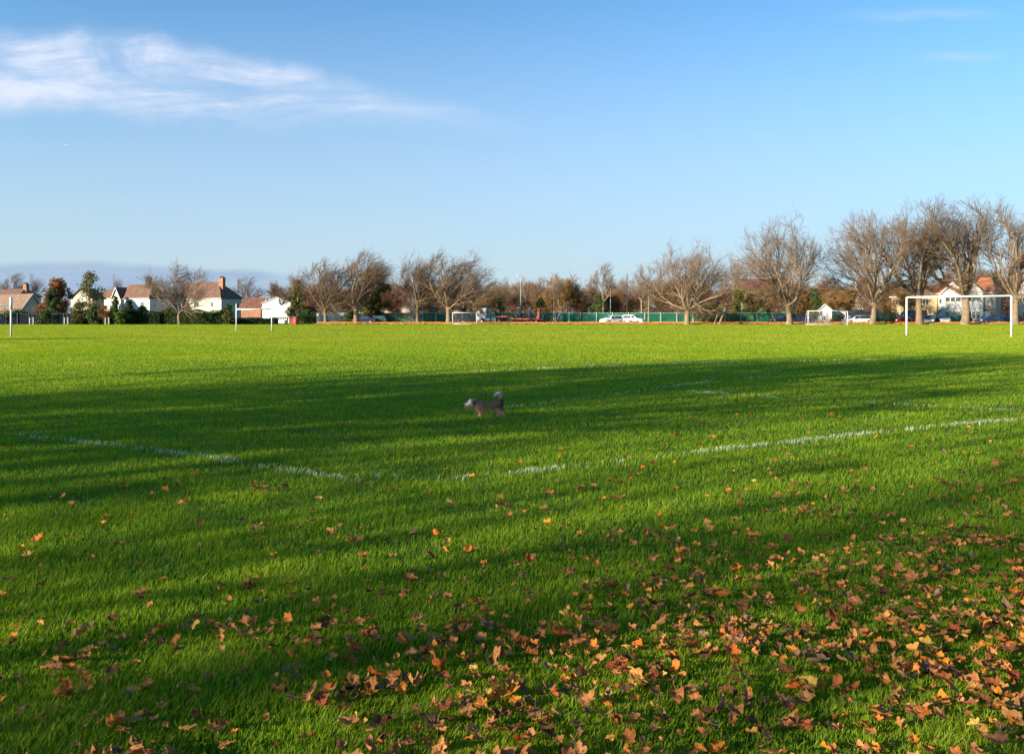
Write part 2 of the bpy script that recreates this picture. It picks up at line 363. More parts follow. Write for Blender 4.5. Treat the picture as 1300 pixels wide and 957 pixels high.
# ------------------------------------------------------------------ fallen leaves
def leaf_variants(k):
    rr = random.Random(100 + k); nr = np.random.default_rng(50 + k)
    # angle from the tip, length; some leaves lack the lower lobes or are torn
    sets = [[(-2.25, 0.72), (-1.15, 0.95), (0.0, 1.1), (1.15, 0.95), (2.25, 0.72)], [(-1.3, 0.85), (0.0, 1.15), (1.3, 0.8)], [(-2.0, 0.6), (-1.0, 0.7), (0.05, 1.1), (1.05, 1.0), (2.2, 0.8)], [(-1.7, 0.6), (-0.7, 0.95), (0.6, 1.05), (1.7, 0.7)]]
    lobes = sets[k % 4]; out_ = []; nl = len(lobes)
    for i, (a, l) in enumerate(lobes):
        l *= rr.uniform(0.8, 1.12); a += rr.uniform(-0.12, 0.12)
        out_ += [(a - 0.38, l * rr.uniform(0.66, 0.8)), (a - 0.18, l * rr.uniform(0.76, 0.9)), (a, l), (a + 0.18, l * rr.uniform(0.76, 0.9)), (a + 0.38, l * rr.uniform(0.66, 0.8))]
        if i < nl - 1: out_.append(((a + lobes[i + 1][0]) / 2, 0.58 * rr.uniform(0.8, 1.2)))
    out_.append((math.pi, 0.2))
    vs = [(0, 0, 0)]; n = len(out_)
    for f in (0.35, 0.7, 1.0):
        for a, l in out_: vs.append((math.sin(a) * l * f * 0.5, math.cos(a) * l * f * 0.5, 0))
    v = np.array(vs); x, y = v[:, 0].copy(), v[:, 1].copy(); rad = np.hypot(x, y)
    fold = rr.uniform(-0.3, 0.8); roll = rr.uniform(-0.3, 0.9); ph = rr.uniform(0, 6); cr = rr.uniform(0.5, 1.5)
    z = fold * np.abs(x) * 0.4 + roll * rad ** 2 * (0.5 + 0.5 * np.sin(2 * np.arctan2(x, y) + ph)) + cr * (0.035 * np.sin(x * 15 + ph) * np.cos(y * 13 + ph) + 0.09 * rad * np.sin(4 * np.arctan2(x, y) + ph))
    z += nr.normal(0, 0.026, len(z)) * cr
    kap = [1.2, 4.6, 2.6, 6.2, 0.6, 3.6, 5.2, 2.0, 6.8, 4.0, 3.2, 1.6][k % 12]; th = rr.uniform(0, math.pi)
    p_ = x * math.cos(th) + y * math.sin(th); q_ = -x * math.sin(th) + y * math.cos(th)
    kk = kap * (1 + 0.7 * q_) + 0.05; p2 = np.sin(p_ * kk) / kk; z = z + (1 - np.cos(p_ * kk)) / kk
    v[:, 0] = p2 * math.cos(th) - q_ * math.sin(th); v[:, 1] = p2 * math.sin(th) + q_ * math.cos(th); v[:, 2] = z
    f = [(0, 1 + i, 1 + (i + 1) % n) for i in range(n)]
    for r_ in (0, 1): f += [(1 + r_ * n + i, 1 + (r_ + 1) * n + i, 1 + (r_ + 1) * n + (i + 1) % n, 1 + r_ * n + (i + 1) % n) for i in range(n)]
    b = len(v); sv = []
    for p in [(0, -0.08, 0.0), (0.03, -0.3, 0.03), (0.02, -0.5, 0.09)]: sv += [(p[0] - 0.01, p[1], p[2]), (p[0] + 0.01, p[1], p[2])]
    v = np.vstack([v, np.array(sv)]); f += [(b, b + 1, b + 3, b + 2), (b + 2, b + 3, b + 5, b + 4)]
    v[:, 2] -= np.percentile(v[:, 2], 12)
    return v, f
NLV = 12
LV = [leaf_variants(k) for k in range(NLV)]
LCOL = [('orange', (0.52, 0.17, 0.025)), ('tan', (0.41, 0.18, 0.058)), ('russet', (0.3, 0.09, 0.025)), ('dark brown', (0.13, 0.055, 0.02)), ('greyish brown', (0.25, 0.14, 0.075)), ('golden', (0.55, 0.32, 0.07))]
def leaf_mat(name, col=None):
    m, nt, out = new_mat(name); L = nt.links.new
    tc = N(nt, 'ShaderNodeTexCoord')
    no = N(nt, 'ShaderNodeTexNoise', Scale=5.0 if col else 40.0, Detail=6.0, Roughness=0.7); L(tc.outputs['Object'], no.inputs['Vector'])
    hs = N(nt, 'ShaderNodeHueSaturation')
    mr = N(nt, 'ShaderNodeMapRange'); mr.inputs['From Min'].default_value = 0.25; mr.inputs['From Max'].default_value = 0.75; mr.inputs['To Min'].default_value = 0.55; mr.inputs['To Max'].default_value = 1.5
    L(no.outputs[0], mr.inputs[0]); L(mr.outputs[0], hs.inputs['Value'])
    if col:
        oi = N(nt, 'ShaderNodeObjectInfo'); mh = N(nt, 'ShaderNodeMapRange'); mh.inputs['To Min'].default_value = 0.485; mh.inputs['To Max'].default_value = 0.515
        L(oi.outputs['Random'], mh.inputs[0]); L(mh.outputs[0], hs.inputs['Hue']); hs.inputs['Color'].default_value = (*col, 1)
    else:
        at = N(nt, 'ShaderNodeAttribute'); at.attribute_name = 'rnd'
        r = ramp(nt, [(0.02, (0.13, 0.055, 0.02)), (0.2, (0.25, 0.14, 0.075)), (0.35, (0.22, 0.07, 0.025)), (0.5, (0.41, 0.18, 0.058)), (0.7, (0.36, 0.11, 0.03)), (0.85, (0.54, 0.18, 0.025)), (1.0, (0.55, 0.32, 0.07))])
        L(at.outputs['Fac'], r.inputs[0]); L(r.outputs[0], hs.inputs['Color'])
    p = N(nt, 'ShaderNodeBsdfPrincipled', Roughness=0.55); p.inputs['Specular IOR Level'].default_value = 0.12; L(hs.outputs[0], p.inputs['Base Color'])
    t = N(nt, 'ShaderNodeBsdfTranslucent'); L(hs.outputs[0], t.inputs['Color'])
    b = N(nt, 'ShaderNodeBump', Strength=0.5, Distance=0.1 if col else 0.01); L(no.outputs[0], b.inputs['Height']); L(b.outputs[0], p.inputs['Normal'])
    mx = N(nt, 'ShaderNodeMixShader', Fac=0.22); L(p.outputs[0], mx.inputs[1]); L(t.outputs[0], mx.inputs[2]); L(mx.outputs[0], out.inputs[0])
    return m
def pyof(Y): return 401 + 1400 / Y
def leaf_density(X, Y):
    px = 650 + 1000 * X / Y; py = pyof(Y)
    s = (py - (856 - 0.118 * px)) / 34
    d = 290 / (1 + np.exp(-s)) * (0.36 + 0.64 * np.clip(px / 800, 0, 1) ** 1.2)
    d += 12.5 * np.exp(-np.maximum(0, Y - 4.4) / 2.3) + 3.4 * np.exp(-np.maximum(0, Y - 6) / 6.5) * (0.4 + 0.6 * np.clip(px / 1100, 0, 1.3)) + 0.05
    d *= np.clip(1 + (1.1 * clump(X, Y, 2.6) + 0.5 * clump(X + 9, Y, 7.0)) * np.clip(1.15 - d / 260, 0.4, 1), 0.08, 3.2)
    return d
leaves = []
lr = np.random.default_rng(5)
for y0, y1, tries in ((2.2, 4.0, 900), (4.0, 7.0, 480), (7.0, 14.0, 60), (14.0, 40.0, 4)):
    area = 0.5 * 1.7 * (y1 * y1 - y0 * y0)
    n = int(area * tries)
    Y = np.sqrt(lr.uniform(y0 * y0, y1 * y1, n)); X = Y * lr.uniform(-0.85, 0.85, n)
    k = lr.uniform(0, tries, n) < leaf_density(X, Y)
    leaves += list(zip(X[k], Y[k]))
recs = []
for (X, Y) in leaves:
    size = float(lr.choice([0.05, 0.068, 0.09], p=[0.35, 0.42, 0.23]) * lr.uniform(0.8, 1.2))
    dens = leaf_density(np.array([X]), np.array([Y]))[0]
    r = lr.uniform()
    if dens > 18: ci = int(lr.choice(6, p=[0.16, 0.37, 0.2, 0.17, 0.07, 0.03]))
    else: ci = int(lr.choice(6, p=[0.32, 0.17, 0.24, 0.14, 0.06, 0.07]))
    recs.append(dict(X=float(X), Y=float(Y), s=size, c=ci, k=int(lr.integers(NLV)), z=0.016 + 0.03 * lr.uniform() + min(0.03, dens / 1500) , rx=float(lr.normal(0, 0.3)), ry=float(lr.normal(0, 0.3)), rz=float(lr.uniform(0, 6.283))))
special = [
    (557, 690, 0.125, 0, 1, 'bright orange leaf lying alone on the sunlit grass'),
    (560, 862, 0.14, 0, 3, 'large upright orange leaf cupped above the brown leaf pile'),
    (1040, 858, 0.13, 4, 2, 'pale silvery leaf shining among the dark brown ones'),
    (327, 629, 0.17, 1, 0, 'flat tan leaf, the widest below the left touchline'),
    (968, 810, 0.13, 5, 0, 'golden leaf lying flat in the middle of the brown drift')]
SP = []
for px, py, s, c, k, lab in special:
    X, Y = gp(px, py); SP.append(dict(X=X, Y=Y, s=s, c=c, k=k, z=0.06, rx=-0.5 if k != 3 else -1.0, ry=0.1, rz=0.4, lab=lab))
def infr(r): return abs(r['X']) < 0.655 * r['Y'] and r['Y'] > 2.5
vis = sorted([i for i, r in enumerate(recs) if infr(r)], key=lambda i: -recs[i]['s'] / recs[i]['Y'])
solo = set(vis[:330])
# which clumps of the field a single leaf lies in
def zone(r):
    px = 650 + 1000 * r['X'] / r['Y']; py = pyof(r['Y'])
    row = 'nearest the camera' if py > 800 else ('in the thinning middle rows' if py > 700 else 'farther up the grass')
    colz = 'at the left' if px < 300 else 'left of centre' if px < 600 else 'right of centre' if px < 950 else 'at the right'
    return f'{row} {colz}'
shape_word = ['flat spread', 'folded', 'curled', 'tightly rolled', 'flat spread', 'curled', 'tightly rolled', 'flat spread', 'tightly rolled', 'folded', 'curled', 'flat spread']
lmesh = {}
for ci, (cn_, col) in enumerate(LCOL):
    lm = leaf_mat('leaf_' + cn_.replace(' ', '_'), col)
    for k in range(NLV):
        mb = MB(); mb.add(LV[k][0], LV[k][1], True); lmesh[ci, k] = mb.mesh('fallen_leaf', lm)
for r in [recs[i] for i in sorted(solo)] + SP:
    o = link('fallen_leaf', lmesh[r['c'], r['k']], None, (r['X'], r['Y'], r['z']))
    o.rotation_euler = (r['rx'], r['ry'], r['rz']); o.scale = (r['s'],) * 3
    tag(o, r.get('lab') or f"{shape_word[r['k']]} {LCOL[r['c']][0]} fallen leaf {zone(r)}", 'leaf', 'fallen leaves scattered on the grass')
# all the smaller ones: one carpet
def leaf_mass(rs, name, label, m, simple=False):
    VV, LL, TT, AA = [], [], [], []; base = 0
    for r in rs:
        v, f = LV[r['k']]
        R3 = np.array(Matrix.Rotation(r['rz'], 3, 'Z') @ Matrix.Rotation(r['ry'], 3, 'Y') @ Matrix.Rotation(r['rx'], 3, 'X'))
        w = (v * r['s']) @ R3.T + np.array([r['X'], r['Y'], r['z']])
        VV.append(w); AA.append(np.full(len(w), r['a']))
        for q in f: LL.extend(base + i for i in q); TT.append(len(q))
        base += len(w)
    TT = np.array(TT); st = np.concatenate([[0], np.cumsum(TT)[:-1]])
    me = np_mesh(name, np.vstack(VV), np.array(LL), st, TT, m, (('rnd', np.concatenate(AA)),), smooth=True)
    return tag(link(name, me), label, 'leaf litter', kind='stuff')
amap = [0.85, 0.5, 0.62, 0.02, 0.2, 0.98]
rest = [r for i, r in enumerate(recs) if i not in solo]
for r in rest: r['a'] = min(1, max(0, amap[r['c']] + rnd.uniform(-0.07, 0.07)))
litter_m = leaf_mat('leaf_litter')
leaf_mass(rest, 'leaf_carpet', 'small brown and orange leaves strewn over the grass', litter_m)
# far verge: a low bank with the orange line of leaves under the trees
vb = MB(); n_ = 60
for i_ in range(n_):
    xa, xb = -33 + 175 * i_ / n_, -33 + 175 * (i_ + 1) / n_
    vb.add([(xa, 128.3, 0.002), (xb, 128.3, 0.002), (xb, 130.4, 0.2), (xa, 130.4, 0.2), (xb, 132.1, 0.2), (xa, 132.1, 0.2)], [(0, 1, 2, 3), (3, 2, 4, 5)])
tag(vb.build('verge', mat('verge_soil', (0.17, 0.13, 0.03), 0.95, 0.6, 0.5)), 'low bank under the plane trees along the road', 'verge', kind='structure')
nf = 20000
fx = rng.uniform(-32, 100, nf); fy = 129.9 + rng.normal(0, 0.95, nf) + 0.5 * clump(fx, fx * 0.2, 0.3)
fk = rng.uniform(0, 1, nf) < 0.7 + 0.5 * clump(fx * 0.6, fx * 0.1, 0.5); fx, fy = fx[fk], fy[fk]; nf = len(fx)
VV = np.zeros((nf, 4, 3)); a = rng.uniform(0, 6.28, nf); s_ = rng.uniform(0.09, 0.2, nf)
tz_ = rng.uniform(0.2, 1.2, nf)
for k in range(4):
    VV[:, k, 0] = fx + np.cos(a + k * 1.5708) * s_; VV[:, k, 1] = fy + np.sin(a + k * 1.5708) * s_ * np.cos(tz_); VV[:, k, 2] = np.sin(a + k * 1.5708) * s_ * np.sin(tz_) * 0.6 + 0.05 + np.clip((fy - 128.3) / 2.1, 0, 1) * 0.2 + 0.02 + rng.uniform(0, 0.1, nf)
me = np_mesh('leaf_litter', VV.reshape(-1, 3), np.arange(nf * 4), np.arange(nf) * 4, np.full(nf, 4), litter_m, (('rnd', np.repeat(rng.uniform(0.8, 1.0, nf), 4)),))
tag(link('leaf_litter', me), 'orange line of leaf litter along the far edge of the field', 'leaf litter', kind='stuff')

# ------------------------------------------------------------------ trees
def tubes(P, Rr, sides):
    """P (n,k,3) polylines, Rr (n,k) radii -> verts, loops (quads)"""
    n, k, _ = P.shape
    D = np.empty_like(P); D[:, 1:-1] = P[:, 2:] - P[:, :-2]; D[:, 0] = P[:, 1] - P[:, 0]; D[:, -1] = P[:, -1] - P[:, -2]
    D /= np.linalg.norm(D, axis=2, keepdims=True) + 1e-9
    ref = np.where(np.abs(D[..., 2:3]) > 0.9, np.array([1.0, 0, 0]), np.array([0, 0, 1.0]))
    # one reference per polyline keeps the rings from twisting
    ref = np.repeat(ref[:, :1], k, axis=1)
    Uv = np.cross(D, ref); Uv /= np.linalg.norm(Uv, axis=2, keepdims=True) + 1e-9
    Wv = np.cross(D, Uv)
    ang = np.arange(sides) * 2 * np.pi / sides
    V_ = P[:, :, None] + (Uv[:, :, None] * np.cos(ang)[:, None] + Wv[:, :, None] * np.sin(ang)[:, None]) * Rr[:, :, None, None]
    V_ = V_.reshape(-1, 3)
    b = (np.arange(n) * k * sides)[:, None, None]; i = (np.arange(k - 1) * sides)[None, :, None]; j = np.arange(sides)[None, None]
    j2 = (j + 1) % sides
    F = np.stack([b + i + j, b + i + j2, b + i + sides + j2, b + i + sides + j], -1).reshape(-1)
    return V_, F
def grow(g, S, D, Ln, R0, R1, steps, wob, up, wind):
    """grow n polylines from starts S along D"""
    n = len(S); P = np.empty((n, steps + 1, 3)); P[:, 0] = S; d = D.copy()
    for t in range(steps):
        d = d + g.normal(0, wob, (n, 3)) + np.array([wind, wind * 0.2, up])
        d /= np.linalg.norm(d, axis=1, keepdims=True)
        P[:, t + 1] = P[:, t] + d * (Ln / steps)[:, None]
    tt = np.linspace(0, 1, steps + 1)[None]
    return P, R0[:, None] * (1 - tt) + R1[:, None] * tt
def children(g, P, Rr, per, t0, t1, ang, angj):
    n, k, _ = P.shape
    idx = np.repeat(np.arange(n), per); m = len(idx)
    t = (g.uniform(0, 1, m) + np.tile(np.arange(per), n)) / per * (t1 - t0) + t0
    f = t * (k - 1); i = np.minimum(f.astype(int), k - 2); w = (f - i)[:, None]
    S = P[idx, i] * (1 - w) + P[idx, i + 1] * w
    T = P[idx, i + 1] - P[idx, i]; T /= np.linalg.norm(T, axis=1, keepdims=True) + 1e-9
    rr = Rr[idx, i] * (1 - w[:, 0]) + Rr[idx, i + 1] * w[:, 0]
    q = g.normal(0, 1, (m, 3)); q -= T * np.sum(q * T, 1, keepdims=True); q /= np.linalg.norm(q, axis=1, keepdims=True) + 1e-9
    a = np.radians(ang + g.normal(0, angj, m))[:, None]
    return S, T * np.cos(a) + q * np.sin(a), t, rr, idx
class TreeKind:
    def __init__(s, seed, h=20.0, fat=1.0, trunk_h=4.0, trunk_r=0.46, limbs=9, limb_len=9.5, limb_ang=38, wind=0.05, up=0.06, spread=1.0, per=(6, 6, 6, 5), twig=0.010, low=True, m_trunk='bark', m_twig='twig', fork=1, lean=0.0):
        g = np.random.default_rng(seed)
        k = 7
        tz = np.linspace(0, 1, k)
        P = np.zeros((1, k, 3)); P[0, :, 2] = tz * trunk_h; P[0, :, 0] = lean * tz * trunk_h + 0.12 * np.sin(tz * 3 + seed); P[0, :, 1] = 0.1 * np.sin(tz * 4 + seed)
        Rr = trunk_r * (1 + 0.35 * np.exp(-tz * 11) - 0.18 * tz)[None]
        Rr[0, -1] *= 0.85
        Vt, Ft = tubes(P, Rr, 12)
        tr_v, tr_f = [Vt], [Ft]; nv = len(Vt)
        # limbs leave the top of the trunk
        az = np.arange(limbs) * 2 * np.pi / limbs + g.uniform(0, 0.7, limbs)
        an = np.radians(limb_ang * g.permutation(np.linspace(0.15, 1.5, limbs)) * g.uniform(0.9, 1.1, limbs))
        D = np.stack([np.cos(az) * np.sin(an) * spread, np.sin(az) * np.sin(an) * spread, np.cos(an)], 1); D /= np.linalg.norm(D, axis=1, keepdims=True)
        S = P[0, -1][None] + np.stack([0 * az, 0 * az, -g.uniform(0, 0.28, limbs) * trunk_h], 1)
        S[:, 0] -= lean * (trunk_h - S[:, 2]); 
        Ln = limb_len * g.uniform(0.8, 1.15, limbs); r0 = trunk_r * g.uniform(0.36, 0.6, limbs)
        P1, R1 = grow(g, S, D, Ln, r0, r0 * 0.2, 7, 0.15, up, wind * 0.5)
        cv, cf = [], []; cn_ = 0
        def add(P_, R_, sides):
            nonlocal cn_
            v, f = tubes(P_, R_, sides); cv.append(v); cf.append(f + cn_); cn_ += len(v)
        add(P1, R1, 7)
        # leading shoots
        S, D, t, rr, _ = children(g, P1, R1, per[0], 0.22, 1.0, 44, 12)
        Ln = limb_len * 0.6 * (1.1 - 0.5 * t) * g.uniform(0.7, 1.2, len(t))
        P2, R2 = grow(g, S, D, Ln, np.minimum(rr * 0.75, 0.16 * fat), np.full(len(t), 0.035 * fat), 5, 0.16, up * 1.3, wind)
        add(P2, R2, 5)
        S, D, t, rr, _ = children(g, P2, R2, per[1], 0.15, 1.0, 40, 12)
        Ln = limb_len * 0.33 * (1.15 - 0.5 * t) * g.uniform(0.6, 1.25, len(t))
        P3, R3 = grow(g, S, D, Ln, np.minimum(rr * 0.7, 0.06 * fat), np.full(len(t), 0.022 * fat), 4, 0.14, up * 1.6, wind * 1.6)
        add(P3, R3, 4)
        S, D, t, rr, _ = children(g, P3, R3, per[2], 0.1, 1.0, 38, 14)
        Ln = limb_len * 0.135 * g.uniform(0.5, 1.4, len(t))
        P4, R4 = grow(g, S, D, Ln, np.full(len(t), twig * 1.5), np.full(len(t), twig * 0.8), 2, 0.18, up * 2, wind * 2)
        add(P4, R4, 3)
        if per[3]:
            S, D, t, rr, _ = children(g, P4, R4, per[3], 0.1, 1.0, 36, 14)
            Ln = limb_len * 0.065 * g.uniform(0.5, 1.5, len(t))
            P5, R5 = grow(g, S, D, Ln, np.full(len(t), twig * 0.8), np.full(len(t), twig * 0.5), 1, 0.1, up * 2, wind * 3)
            add(P5, R5, 3)
        if low:   # dense short shoots round the trunk head and the limb bases
            S, D, t, rr, _ = children(g, P1, R1, 18, 0.0, 0.5, 70, 20)
            Ln = limb_len * 0.2 * g.uniform(0.5, 1.5, len(t))
            P6, R6 = grow(g, S, D, Ln, np.full(len(t), 0.03), np.full(len(t), 0.014), 3, 0.22, -0.02, 0.02); add(P6, R6, 3)
            S, D, t, rr, _ = children(g, P6, R6, 8, 0.1, 1.0, 45, 15)
            P7, R7 = grow(g, S, D, limb_len * 0.07 * g.uniform(0.5, 1.6, len(t)), np.full(len(t), twig), np.full(len(t), twig * 0.6), 2, 0.2, 0.0, 0.03); add(P7, R7, 3)
        cvv = np.vstack(cv); top = np.percentile(cvv[:, 2], 99.9)
        sc_ = h / top; s.h = h
        def mk(name, vs, fs, m, sm):
            v = np.vstack(vs) * sc_; f = np.concatenate(fs)
            return np_mesh(name, v, f, np.arange(len(f) // 4) * 4, np.full(len(f) // 4, 4), m, smooth=sm)
        s.trunk = mk('trunk', tr_v, tr_f, M[m_trunk], True)
        # trunk and main limbs share the pale bark, twigs are browner
        s.crown = mk('crown', cv, cf, M[m_twig], True)
        s.crown.materials.append(M[m_trunk])
        nbig = P1.shape[0] * 7 * 7
        mi = np.zeros(len(s.crown.polygons), np.int32); mi[:nbig] = 1; s.crown.polygons.foreach_set('material_index', mi)
        co = cvv * sc_; s.rx = (np.percentile(co[:, 0], 99) - np.percentile(co[:, 0], 1)) / 2; s.cx = (np.percentile(co[:, 0], 99) + np.percentile(co[:, 0], 1)) / 2
print('trees...')
K = {}
K['plane_a'] = TreeKind(1, wind=0.075, up=0.07, trunk_h=4.2, limb_ang=40)
K['plane_b'] = TreeKind(2, wind=0.07, up=0.08, trunk_h=3.6, limb_ang=38, limbs=10)
K['plane_c'] = TreeKind(3, wind=0.10, up=0.09, trunk_h=4.6, limb_ang=36, limbs=8, limb_len=10)
K['plane_d'] = TreeKind(4, wind=0.04, up=0.06, trunk_h=3.4, limb_ang=46, limbs=10)
K['round_bare'] = TreeKind(5, wind=0.03, up=0.07, trunk_h=6.5, trunk_r=0.38, limb_ang=40, limbs=6, limb_len=7, per=(6, 6, 6, 5), low=False)
K['slim_bare'] = TreeKind(6, wind=0.08, up=0.12, trunk_h=6.0, trunk_r=0.3, limb_ang=24, limbs=4, limb_len=9, per=(6, 6, 6, 4), low=False, m_twig='twig_pale')
K['bushy_brown'] = TreeKind(7, wind=0.02, up=0.05, trunk_h=2.6, trunk_r=0.3, limb_ang=44, limbs=8, limb_len=8, per=(8, 7, 7, 5), twig=0.022, low=True, m_twig='twig_red')
K['bushy_ochre'] = TreeKind(8, wind=0.02, up=0.03, trunk_h=3.5, trunk_r=0.26, limb_ang=50, limbs=8, limb_len=8, per=(8, 7, 7, 5), twig=0.022, low=True, m_trunk='twig_pale', m_twig='twig_ochre')
K['low_forked'] = TreeKind(9, wind=0.03, up=0.05, trunk_h=2.4, trunk_r=0.32, limb_ang=50, limbs=6, limb_len=7.5, per=(7, 7, 6, 5), low=False, m_twig='twig')
def tree(kind, px, Y, top_py, label, group, wpx=None, rz=0.0, name='bare_tree', cat='tree', mirror=False, X=None):
    k = K[kind]; hh = zat(top_py, Y); s_ = hh / k.h
    sx = s_ if wpx is None else min(1.5, max(0.62, wpx / 1000 * Y / 2 / (k.rx * s_))) * s_
    x = xat(px, Y) if X is None else X
    r = empty(name, (x, Y, 0), rz, label, cat, group)
    r.scale = ((-1 if mirror else 1) * sx, sx, s_)
    link('trunk', k.trunk, r); link('crown', k.crown, r); return r

PG = 'big bare plane trees lining the far edge'
T = 131.0
tree('low_forked', 228, 127, 331, 'low forking bare tree standing alone before the hedge', None, 72, 0.4)
tree('plane_a', 413, 131, 326, 'leftmost big bare plane tree, beside the low white wall', PG, 76, 0.2)
tree('plane_c', 453, 132, 317, 'big plane leaning right in front of the ivy clad tree', PG, 92, 0.1)
tree('plane_b', 530, 133, 322, 'plane with straight trunk just left of the wider forked one', PG, 80, 0.9)
tree('plane_a', 569, 131, 314, 'wide plane beside the small white goal by the lorry', PG, 100, 0.5)
tree('slim_bare', 598, 142, 333, 'dark thin tree leaning right behind the lorry cab', 'bare trees behind the fence', 54, 0.3)
tree('plane_d', 873, 127, 304, 'broad round crowned plane right of the two white cars', PG, 116, 0.0)
tree('plane_d', 1001, 127, 271, 'tall plane forking into two low stems, left of the goal with nets', PG, 122, 2.2)
tree('plane_b', 1109, 127, 260, 'plane standing behind the bonnet of the white estate car', PG, 128, 2.0)
tree('plane_c', 1167, 128, 250, 'plane seen just inside the left post of the right goal', PG, 110, 0.3)
tree('plane_c', 1225, 127, 248, 'thickest plane, seen through the middle of the right goal', PG, 128, 1.3)
tree('plane_a', 1289, 126, 246, 'plane just beyond the right post of the right goal', PG, 108, 0.3)
tree('plane_b', 1352, 124, 246, 'plane cut by the right edge of the view', PG, 90, 1.0)
BG = 'bare trees behind the fence'
tree('round_bare', 766, 150, 332, 'neat round bare tree on a thin stem behind the left white car', BG, 48, 0.2)
tree('round_bare', 815, 147, 334, 'bare tree with slender pale trunk above the right white car', BG, 44, 1.4)
tree('slim_bare', 930, 158, 318, 'slim pale bare tree rising behind the broad plane', BG, 44, 0.4)
tree('slim_bare', 703, 146, 346, 'thin pale trunked tree left of the tripod behind the fence', BG, 30, 0.9)
tree('round_bare', 684, 165, 350, 'bare tree right of the red crane arm', BG, 34, 0.9)
tree('slim_bare', 640, 170, 352, 'pale slender tree right of the lorry roof', BG, 30, 2.9)
tree('slim_bare', 662, 172, 350, 'slender tree between two pale poles behind the trailer', BG, 30, 1.9)
tree('round_bare', 720, 172, 352, 'rounded grey tree behind the thin pale trunk', BG, 34, 3.0)
tree('slim_bare', 795, 175, 348, 'grey upright tree in the gap between the white cars', BG, 36, 4.0)
tree('round_bare', 312, 205, 350, 'bare tree behind the brick outbuilding', 'trees behind the houses', 46, 0.2)
tree('round_bare', 18, 215, 345, 'purplish bare tree behind the leftmost chimney', 'trees behind the houses', 44, 0.9)
tree('slim_bare', 42, 218, 346, 'thin bare tree between the leftmost chimney and the rust tree', 'trees behind the houses', 26, 0.9)
tree('slim_bare', 146, 230, 347, 'narrow upright bare tree behind the small white gable', 'trees behind the houses', 12, 0.9)
tree('round_bare', 375, 168, 348, 'grey bare tree behind the right end of the white shed', 'trees behind the houses', 40, 2.9)
# the brown wood behind: every tree a thing
wood = [('bushy_brown', 388, 152, 352, 44, 'dark brown bushy tree behind the leftmost plane'), ('bushy_ochre', 432, 150, 362, 40, 'ochre twiggy tree between the first two planes'),
 ('bushy_brown', 505, 156, 352, 44, 'reddish twiggy tree above the pink roofed house'), ('bushy_ochre', 545, 158, 356, 40, 'ochre bushy tree between the third and fourth planes'), ('bushy_brown', 590, 162, 352, 44, 'brown bushy tree behind the small goal'),
 ('bushy_ochre', 622, 158, 362, 40, 'yellow brown bush tree behind the lorry cab'), ('bushy_brown', 650, 182, 356, 50, 'brown bushy tree beyond the trailer front'), ('bushy_brown', 690, 176, 358, 44, 'brown bushy tree beyond the trailer rear'),
 ('bushy_ochre', 712, 160, 348, 52, 'orange brown spreading tree, the brightest behind the fence'), ('bushy_brown', 742, 172, 362, 40, 'low brown tree left of the neat round one'), ('bushy_brown', 781, 168, 366, 38, 'low red brown tree above the gap between white cars'),
 ('bushy_ochre', 838, 156, 352, 48, 'ochre bushy tree left of the broad plane'), ('bushy_brown', 868, 170, 350, 50, 'brown bushy tree straight behind the broad plane'), ('bushy_brown', 905, 160, 366, 40, 'low brown tree right of the broad plane'),
 ('bushy_ochre', 958, 150, 366, 44, 'orange brown bushy tree before the green walled hall'), ('bushy_brown', 985, 160, 350, 50, 'brown bushy tree left of the two stemmed plane'), ('bushy_brown', 1040, 168, 352, 56, 'brown bushy tree behind the little white hut'),
 ('bushy_ochre', 1075, 160, 360, 50, 'ochre bushy tree above the white estate car'), ('bushy_brown', 1112, 170, 348, 60, 'brown bushy tree behind the low dark roofed hall'), ('bushy_ochre', 1150, 150, 364, 44, 'ochre bushy tree above the dark red van'),
 ('bushy_brown', 1185, 178, 345, 56, 'brown bushy tree left of the orange roof'), ('bushy_brown', 1240, 185, 338, 56, 'brown bushy tree behind the orange roof'), ('bushy_brown', 1285, 180, 342, 56, 'brown bushy tree behind the rightmost houses'),
 ('bushy_brown', 476, 170, 350, 50, 'brown bushy tree behind the ivy clad tree'), ('bushy_brown', 1330, 176, 340, 56, 'brown bushy tree past the right edge houses')]
for i, (k, px, Y, top, w, lab) in enumerate(wood):
    tree(k, px, Y, top, lab, 'brown twiggy trees of the far wood', w, i * 1.7, 'bushy_tree')
for i in range(26):
    px = 372 + i * 36 + rnd.uniform(-10, 10)
    if px > 1320: break
    tree(['bushy_brown', 'round_bare', 'bushy_ochre'][i % 3], px, 205 + rnd.uniform(0, 25), 362 + rnd.uniform(-5, 9), 'hazy brown tree at the back of the far wood', 'hazy trees at the back of the wood', 52, i * 2.1, 'background_tree')

